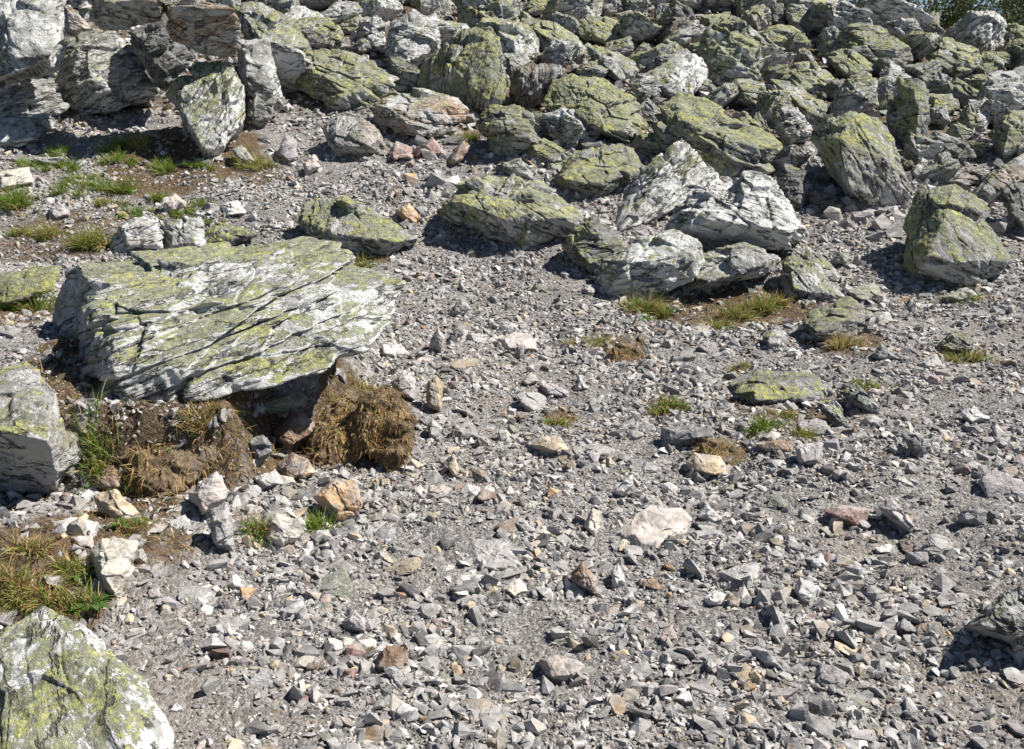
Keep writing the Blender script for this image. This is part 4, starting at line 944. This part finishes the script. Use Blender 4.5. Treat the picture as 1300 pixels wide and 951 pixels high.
def emit(x, y, s):
    global off
    N = len(x)
    z = ground(x, y)
    n = normal_at(x, y)
    M = rot_from(n, R.uniform(0, 6.28, N), R.normal(size=N) * .35, R.normal(size=N) * .35)
    sz = s[:, None] * np.stack([np.ones(N), R.uniform(.8, 1.3, N), R.uniform(.7, 1.6, N)], 1)
    loc = np.stack([x, y, z + .05 * s], 1)
    col = PALG[R.choice(len(PALG), N, p=PW)] * R.uniform(.42, 1.12, (N, 1))
    which = R.integers(len(GP), size=N)
    for k, (v, f) in enumerate(GP):
        ii = np.nonzero(which == k)[0]
        if not len(ii): continue
        vv = v[None] * sz[ii][:, None, :]
        vv = np.einsum('nij,nkj->nki', M[ii], vv) + loc[ii][:, None, :]
        GV.append(vv.reshape(-1, 3)); GC.append(np.repeat(col[ii], len(v), 0))
        GF.append((f[None] + off + (np.arange(len(ii)) * len(v))[:, None, None]).reshape(-1, 3))
        off += len(ii) * len(v)
scatter(9500, 1.9, 5.0, .007, .020, .7, .25)
scatter(4600, 1.9, 8.5, .016, .05, .9, .22)
scatter(680, 1.9, 10, .04, .10, 1.0, .2)
scatter(150, 7.0, 18.5, .06, .26, .4, .7, lambda x, y: (x > -.5 - .04 * y) | (y > 10))
scatter(2200, 3.15, 3.7, .008, .035, .1, .6, lambda x, y: (x > -1.3) & (x < -.45))
fx, fy, fs = [], [], []
for poly, D in COVER:
    w_ = np.ptp(poly[:, 0]); h_ = np.ptp(poly[:, 1])
    if w_ < 45 or D > 13: continue
    n_ = int(min(70, w_ * .42))
    for q in range(n_):
        px = poly[:, 0].min() + w_ * R.uniform(-.04, 1.04)
        ys = [y_ for y_ in np.arange(poly[:, 1].min(), poly[:, 1].max() + 1, 3) if inside(poly, px, y_)]
        py = (max(ys) if ys else poly[:, 1].mean()) + R.uniform(-.05, .12) * h_ + R.uniform(-2, 5)
        if not (20 < py < 960): continue
        if any(Dq < D - .1 and inside(pq, px, py) for pq, Dq in COVER): continue
        g_, _ = at(px, py)
        fx.append(g_[0]); fy.append(g_[1]); fs.append(R.uniform(.015, .075) * (.6 + .07 * D) * (1 if R.random() < .8 else 1.6))
emit(np.array(fx), np.array(fy), np.array(fs))
o = link('gravel', make_mesh('gravel', np.concatenate(GV), np.concatenate(GF), GRAVEL, smooth=False, col=np.concatenate(GC)))
tag(o, "grey angular gravel and grit covering the path and gaps between boulders", 'gravel', None, 'stuff')

# ---------------------------------------------------------------- grass
def blades(base, direc, length, width, bend, col, tipcol=None, seg=4):
    N = len(base)
    d = direc / np.linalg.norm(direc, axis=1, keepdims=True)
    side = np.cross(d, R.normal(size=(N, 3))); side /= np.linalg.norm(side, axis=1, keepdims=True)
    V, C = [], []
    pos = base.copy(); cur = d.copy()
    for k in range(seg + 1):
        t = k / seg
        w = width * (1 - t) ** .7 + .0003
        V.append(np.stack([pos - side * w[:, None] / 2, pos + side * w[:, None] / 2], 1))
        c = col if tipcol is None else col * (1 - t) + tipcol * t
        C.append(np.repeat(c[:, None], 2, 1))
        pos = pos + cur * (length / seg)[:, None]
        cur = cur + np.stack([0 * bend, 0 * bend, -bend], 1) / seg + R.normal(size=(N, 3)) * .05
        cur /= np.linalg.norm(cur, axis=1, keepdims=True)
    V = np.stack(V, 1).reshape(-1, 3); C = np.stack(C, 1).reshape(-1, 3)
    k = np.arange(seg)
    q = np.stack([2 * k, 2 * k + 1, 2 * k + 3, 2 * k + 2], 1)
    Fq = (q[None] + (np.arange(N) * 2 * (seg + 1))[:, None, None]).reshape(-1, 4)
    return V, Fq, C
GREEN = np.array([[.12, .21, .03], [.16, .27, .045], [.22, .27, .055], [.10, .17, .03]])
STRAW = np.array([[.46, .36, .18], [.38, .28, .14], [.54, .44, .25], [.27, .19, .10], [.36, .24, .12]])
def tuft_cols(N, green):
    g = R.random(N) < min(1, green * 1.15)
    c = np.where(g[:, None], GREEN[R.integers(4, size=N)], STRAW[R.integers(5, size=N)]) * R.uniform(.75, 1.2, (N, 1))
    return c, g
for (px, py, hpx, green, lab) in TUFTS:
    foot, d = at(px, py)
    hm = hpx * d / F * (.82 if hpx < 24 else .72)
    wide = 2.0 if hpx < 24 else 1.0
    N = int(np.clip(260 + hm * 2600, 300, 800))
    cl = np.clip(R.normal(size=(7, 2)), -1.6, 1.6) * hm * wide * np.array([.42, .25])
    wh = R.integers(7, size=N)
    bx, by = cl[wh, 0] + R.normal(size=N) * hm * .22, cl[wh, 1] + R.normal(size=N) * hm * .17
    bz = ground(foot[0] + bx, foot[1] + by) - foot[2]
    base = np.stack([bx, by, bz - .004], 1)
    cld = R.normal(size=(7, 2)) * .35 + np.array([0, -.25])
    lean = cld[wh] + R.normal(size=(N, 2)) * .33
    thatch = R.random(N) < .24
    lean = lean * np.where(thatch, 2.6, 1)[:, None]
    dr = np.stack([bx / (hm * 2.2) + lean[:, 0], by / (hm * 2.2) + lean[:, 1], np.ones(N)], 1)
    c, g = tuft_cols(N, green)
    c = np.where(thatch[:, None], STRAW[R.integers(5, size=N)] * R.uniform(.5, .95, (N, 1)), c)
    L = hm * R.uniform(.45, 1.45, N) * np.where(thatch, .7, 1)
    v, f, cc = blades(base, dr, L, np.full(N, .0026) * (1 + .12 * d), R.uniform(.5, 2.0, N), c, c * np.array([1.15, 1.1, .9]))
    o = link('grass_tuft', make_mesh('grass_tuft', v, f, BLADE, True, cc), tuple(foot))
    tag(o, lab, 'grass tuft', 'grass tufts on the scree')

# dead matted grass and moss over the soil patches: uncountable
V, Fc, C, off2 = [], [], [], 0
for cx_, cy_, rx, ry, s in SOILW:
    if s < .5: continue
    N = int(min(5200, 2600 * s * rx * ry * 3.14 * (1 if cy_ > 3.9 else 1.6) + 120))
    a = np.sqrt(R.random(N)); th = R.uniform(0, 6.28, N)
    x, y = cx_ + rx * a * np.cos(th), cy_ + ry * a * np.sin(th)
    k = (fbm(np.stack([x, y, 0 * x], 1) * 5 + 3, 3) > -.18)
    x, y = x[k], y[k]; N = len(x)
    z = ground(x, y)
    nn = normal_at(x, y)
    dr = nn * .5 + R.normal(size=(N, 3)) * np.array([.9, .9, .45]) + np.array([0, -.25, 0])
    c, g = tuft_cols(N, .16)
    c = c * np.where(g[:, None], 1, np.array([.85, .72, .6]))
    v, f, cc = blades(np.stack([x, y, z - .003], 1), dr, R.uniform(.02, .075, N), np.full(N, .0028), R.uniform(0, 2.5, N), c, None, 3)
    V.append(v); Fc.append(f + off2); C.append(cc); off2 += len(v)
o = link('dry_grass', make_mesh('dry_grass', np.concatenate(V), np.concatenate(Fc), BLADE, True, np.concatenate(C)))
tag(o, "matted brown dead grass and moss over the turf patches", 'dry grass', None, 'stuff')

# ---- turf clods with dead grass and roots hanging from them
def clod(label, tile, outline, o, seed, roots=0, nb=900):
    Rk = np.random.default_rng(seed)
    P = parse(tile, outline)
    xs = np.array([p[0] for p in P]); ys = np.array([p[1] for p in P])
    ymax, cx, cy = ys.max(), xs.mean(), ys.mean()
    foot, D = at(cx, ymax - o.get('up', 0))
    mpp = D / F
    W = math.sqrt(np.ptp(xs) * np.ptp(ys)) * mpp
    L = o['L']; pts = []
    for p in P: pts.append(CAM + (D + L * (ymax - p[1]) * mpp) * ray(p[0], p[1]))
    for f, fw in ((.75, .09), (.45, .13)):
        for p in P:
            x, y = cx + (p[0] - cx) * f, cy + (p[1] - cy) * f
            pts.append(CAM + (D + L * (ymax - y) * mpp - fw * W) * ray(x, y))
    for p in P:
        x, y = cx + (p[0] - cx) * .8, cy + (p[1] - cy) * .8
        pts.append(CAM + (D + L * (ymax - y) * mpp + .6 * W) * ray(x, y))
    root = link('turf_clod', None, tuple(foot)); tag(root, label, 'turf clod', 'clods of turf on the eroded bank')
    v, f = rock_surface(np.array(pts) - foot, 6, seed, rough=.55, chips=3, layers=3, layer_amp=.2, notches=3, cells=12)
    v = v + .014 * np.stack([noise(v * 34 + 9 * k) for k in range(3)], 1) + .03 * np.stack([noise(v * 13 + 9 * k) for k in range(3)], 1)
    link('earth', make_mesh('earth', v, f, EARTH), parent=root)
    # dead grass growing out of it, drooping
    fc = v[f].mean(1); nn = np.cross(v[f[:, 1]] - v[f[:, 0]], v[f[:, 2]] - v[f[:, 0]]); nn /= np.maximum(np.linalg.norm(nn, axis=1, keepdims=True), 1e-9)
    ok = np.nonzero((nn[:, 1] < .5))[0]
    wgt = .25 + np.clip(nn[ok, 2], 0, 1) + 1.2 * S(fbm(fc[ok] * 6 + seed, 3) * 2)
    ii = R.choice(ok, nb, p=wgt / wgt.sum())
    c, g = tuft_cols(nb, o.get('green', .1))
    c = c * np.where(g[:, None], 1, np.array([1.25, 1.1, .9]))
    dr = nn[ii] * .35 + np.array([0, -.1, -.55]) + R.normal(size=(nb, 3)) * .35
    vv, ff, cc = blades(fc[ii], dr, o.get('bl', 1) * R.uniform(.02, .065, nb), np.full(nb, .0026), R.uniform(1.2, 4.2, nb), c, None, 4)
    link('dry_grass', make_mesh('dry_grass', vv, ff, BLADE, True, cc), parent=root)
    if roots:
        low = ok[(fc[ok, 2] < np.quantile(fc[ok, 2], .35)) & (nn[ok, 1] < -.2)]
        ii = R.choice(low, roots)
        for k in ii:
            pos, cur = fc[k].copy(), nn[k] * .6 + np.array([0, 0, -.5]) + R.normal(size=3) * .4
            ln = R.uniform(.06, .16); seg = 7; ring = []
            for t in range(seg + 1):
                rad = .0032 * (1 - t / (seg + 1))
                u_ = np.cross(cur, [1, .3, .2]); u_ /= np.linalg.norm(u_); w_ = np.cross(cur, u_); w_ /= np.linalg.norm(w_)
                ring.append([pos + rad * (math.cos(a) * u_ + math.sin(a) * w_) for a in np.linspace(0, 6.28, 5)[:-1]])
                cur = cur / np.linalg.norm(cur); pos = pos + cur * ln / seg; cur = cur + R.normal(size=3) * .45 + np.array([0, 0, -.2])
            RVc = np.array(ring).reshape(-1, 3)
            RF = [[t * 4 + a, t * 4 + (a + 1) % 4, t * 4 + 4 + (a + 1) % 4, t * 4 + 4 + a] for t in range(seg) for a in range(4)]
            link('root_hair', make_mesh('root_hair', RVc, np.array(RF), BLADE, True, np.tile([[.36, .26, .15]], (len(RVc), 1))), parent=root)
clod("brown turf clod with hanging roots under the huge boulder's shaded end", "P", "150,545 175,527 215,521 262,522 290,537 296,568 272,590 240,604 205,632 170,618 155,582", dict(L=1.15, up=0, green=.08), 71, roots=26, nb=2000)
clod("rounded brown turf clod with straw hanging beside the huge boulder's lit end", "P", "444,528 460,504 482,496 505,506 520,526 524,562 512,592 498,602 482,592 470,578 454,566 444,550", dict(L=.35, green=.06, bl=.55), 72, roots=14, nb=3000)
clod("dry turf clod between the propped tan stone and the rounded clod", "P", "392,566 404,534 424,510 450,494 472,500 474,536 462,570 440,592 412,598 396,586", dict(L=.9, green=.08), 73, roots=12, nb=2400)
clod("small brown turf clod with dry moss on the path", "P", "770,450 785,438 805,436 815,448 808,460 785,464", dict(L=.9, green=.1), 74, nb=300)
clod("dry moss clod above the ochre stone", "P", "880,575 895,558 920,556 938,575 935,596 915,590", dict(L=.9, green=.25), 75, nb=360)

# ---- broad-leaved weeds
def weed(px, py, r, label, n=11):
    foot, d = at(px, py)
    V, Fq, C = [], [], []
    for k in range(n):
        a = k * 2.4 + R.uniform(-.3, .3); ln = r * R.uniform(.6, 1.1); up = R.uniform(.35, 1.1)
        o3 = len(V)
        for t in np.linspace(0, 1, 6):
            w = ln * .22 * math.sin(math.pi * min(.95, t * .85 + .12)) ** .8
            cx_, cz_ = ln * t, up * ln * (t - .75 * t * t)
            for s_ in (-1, 0, 1):
                V.append((math.cos(a) * cx_ - math.sin(a) * w * s_, math.sin(a) * cx_ + math.cos(a) * w * s_, cz_ + abs(s_) * w * .25))
                C.append(np.array([.07, .135, .035]) * R.uniform(.85, 1.2))
        for t in range(5):
            for s_ in range(2):
                b0 = o3 + t * 3 + s_; Fq.append((b0, b0 + 1, b0 + 4, b0 + 3))
    o = link('broadleaf_weed', make_mesh('broadleaf_weed', np.array(V), np.array(Fq), LEAF, True, np.array(C)), (foot[0], foot[1], foot[2] + .01))
    tag(o, label, 'weed')
weed(118, 772, .06, "green broad-leaved weed between turf hummock and the pale triangular stone", 14)
weed(160, 672, .06, "grey-green weed rosette growing at the foot of the bank")
weed(100, 735, .05, "small weed rosette on the turf hummock")

# ---------------------------------------------------------------- shrubs and conifer past the crest
def tube(path, r0, r1, k=6):
    V, Fq = [], []
    n = len(path)
    for i, p in enumerate(path):
        q = path[min(i + 1, n - 1)] - path[max(i - 1, 0)]; q = q / np.linalg.norm(q)
        u_ = np.cross(q, [.3, 1, .2]); u_ /= np.linalg.norm(u_); w_ = np.cross(q, u_)
        r = r0 + (r1 - r0) * i / (n - 1)
        for a in range(k): V.append(p + r * (math.cos(a * 6.283 / k) * u_ + math.sin(a * 6.283 / k) * w_))
    for i in range(n - 1):
        for a in range(k): Fq.append((i * k + a, i * k + (a + 1) % k, (i + 1) * k + (a + 1) % k, (i + 1) * k + a))
    return np.array(V), np.array(Fq)
def leaf_quads(c, size, col):
    N = len(c)
    a = R.normal(size=(N, 3)); a /= np.linalg.norm(a, axis=1, keepdims=True)
    b_ = np.cross(a, R.normal(size=(N, 3))); b_ /= np.linalg.norm(b_, axis=1, keepdims=True)
    s = size * R.uniform(.6, 1.4, (N, 1))
    V = np.stack([c - a * s, c + b_ * s * .45, c + a * s, c - b_ * s * .45], 1).reshape(-1, 3)
    Fq = np.arange(N * 4).reshape(-1, 4)
    return V, Fq, np.repeat(col, 4, 0)
def shrub(x, y, h, w, label, tint, leaves=5200, bare=0.0):
    z = float(ground(x, y)[0]) - .05
    root = link('shrub', None, (x, y, z)); tag(root, label, 'shrub', 'shrubs beyond the crest of the scree')
    SV, SF, o3, tips = [], [], 0, []
    for k in range(26):
        a = R.uniform(0, 6.28); r = w * math.sqrt(R.random()); ln = h * R.uniform(.6, 1.05)
        p = [np.array([0, 0, 0.]) + np.array([math.cos(a), math.sin(a), 0]) * r * .25]
        for t in np.linspace(.2, 1, 6):
            p.append(np.array([math.cos(a) * r * (.25 + .75 * t), math.sin(a) * r * (.25 + .75 * t), ln * t]) + R.normal(size=3) * .05)
            if t > .3: tips.append(p[-1])
        v, f = tube(p, .018, .004, 5)
        SV.append(v); SF.append(f + o3); o3 += len(v)
    link('branchwork', make_mesh('branchwork', np.concatenate(SV), np.concatenate(SF), BARK), parent=root)
    tips = np.array(tips)
    N = int(leaves * (1 - bare))
    c = tips[R.integers(len(tips), size=N)] + R.normal(size=(N, 3)) * np.array([.10, .10, .09])
    base = np.array(tint)[R.integers(len(tint), size=N)] * R.uniform(.6, 1.3, (N, 1))
    v, f, cc = leaf_quads(c, .028, base)
    link('foliage', make_mesh('foliage', v, f, LEAF, False, cc), parent=root)
OL = [(.075, .095, .03), (.10, .11, .035), (.055, .075, .025), (.13, .12, .045)]
def far(px, dist):
    return (px - 650) / F * dist * .97, dist
for (px, dist, h, w, lab, bare, tint) in [
    (985, 18.0, 1.1, .8, "sparse twiggy shrub rising behind the blue-shaded square block", .55, OL), (1045, 17.2, 1.1, .8, "thin bare-stemmed shrub behind the pale pointed skyline slab", .5, OL),
    (1105, 17.5, 2.0, .9, "dense olive shrub directly above the pale pointed skyline slab", 0, OL), (1155, 17.5, 1.85, .9, "broad olive shrub between the skyline slab and the crest's bright stone", 0, OL),
    (1195, 17.0, 1.6, .7, "lower olive shrub whose side opens to the patch of sky", 0, OL), (1242, 16.5, 1.35, .75, "rounded dark green shrub below the conifer", 0, [(.05, .075, .025), (.07, .09, .03)]),
    (1300, 18.0, 1.6, .6, "dark shrub at the frame edge past the yellow grass", 0, [(.03, .045, .02), (.045, .055, .025)]),
    (918, 19.0, .9, .7, "twiggy shrub peeping over the top of the boulder field", .5, OL)]:
    x, y = far(px, dist)
    shrub(x, y, h, w, lab, tint, bare=bare)
def conifer(px, dist, h, label):
    x, y = far(px, dist); z = float(ground(x, y)[0]) - .1
    root = link('conifer_tree', None, (x, y, z)); tag(root, label, 'tree')
    v, f = tube([np.array([0, 0, t * h]) for t in np.linspace(0, 1, 8)], .09, .01, 8)
    link('trunk', make_mesh('trunk', v, f, BARK), parent=root)
    cs = []
    for k in range(130):
        t = R.uniform(.12, .98); a = R.uniform(0, 6.28); ln = (1 - t) * h * .32 + .12
        s = np.linspace(.1, 1, 26)
        p = np.stack([math.cos(a) * ln * s, math.sin(a) * ln * s, t * h - .25 * ln * s + .12 * ln * s ** 2], 1)
        cs.append(p + R.normal(size=p.shape) * np.array([.05, .05, .03]))
    c = np.concatenate(cs); N = len(c)
    v, f, cc = leaf_quads(c, .05, np.array([[.022, .038, .020]]) * R.uniform(.6, 1.4, (N, 1)))
    link('crown', make_mesh('crown', v, f, LEAF, False, cc), parent=root)
conifer(1262, 24.0, 3.4, "dark conifer against the sky past the crest of the scree")
# yellow meadow grass past the crest
N = 9000
x0, y0 = far(1268, 15.0)
x = x0 + R.normal(size=N) * .8 + .3; y = y0 + R.uniform(-1.2, 2.5, N)
z = ground(x, y)
c = np.array([[.30, .26, .05], [.24, .24, .06], [.36, .28, .10]])[R.integers(3, size=N)] * R.uniform(.7, 1.2, (N, 1))
v, f, cc = blades(np.stack([x, y, z], 1), np.stack([R.normal(size=N) * .3, R.normal(size=N) * .3, np.ones(N)], 1), R.uniform(.25, .5, N), np.full(N, .008), R.uniform(.3, 1.5, N), c)
o = link('meadow_grass', make_mesh('meadow_grass', v, f, BLADE, True, cc)); tag(o, "yellow-green meadow grass past the crest", 'grass', None, 'stuff')

# ---------------------------------------------------------------- light, sky, camera
SUN_AZ, SUN_EL = math.radians(83), math.radians(51)     # azimuth clockwise from +Y (the view direction)
w = bpy.data.worlds.new('World'); sc.world = w; w.use_nodes = True
nt = w.node_tree
sky = nt.nodes.new('ShaderNodeTexSky'); sky.sky_type = 'NISHITA'; sky.sun_disc = False
sky.sun_elevation = SUN_EL; sky.sun_rotation = SUN_AZ; sky.altitude = 2500; sky.air_density = .8; sky.dust_density = .1
bg = nt.nodes.get('Background'); bg.inputs[1].default_value = .05
nt.links.new(sky.outputs[0], bg.inputs[0])
sl = bpy.data.lights.new('sun', 'SUN'); sl.energy = 5.0; sl.angle = math.radians(.5); sl.color = (1.0, .955, .88)
so = bpy.data.objects.new('sun', sl); COL.objects.link(so)
sd = Vector((math.sin(SUN_AZ) * math.cos(SUN_EL), math.cos(SUN_AZ) * math.cos(SUN_EL), math.sin(SUN_EL)))
so.rotation_euler = sd.to_track_quat('Z', 'Y').to_euler(); so.location = (6, 0, 8)
cam = bpy.data.cameras.new('camera'); cam.sensor_width = 36; cam.lens = 36 * F / 1300; cam.clip_start = .05; cam.clip_end = 2000
co = bpy.data.objects.new('camera', cam); COL.objects.link(co)
co.location = tuple(CAM); co.rotation_euler = (math.pi / 2 - PITCH, 0, 0)
sc.camera = co
sc.view_settings.view_transform = 'Standard'; sc.view_settings.look = 'None'; sc.view_settings.exposure = .94; sc.view_settings.gamma = 1
sc.cycles.max_bounces = 4; sc.cycles.diffuse_bounces = 3; sc.cycles.use_denoising = True
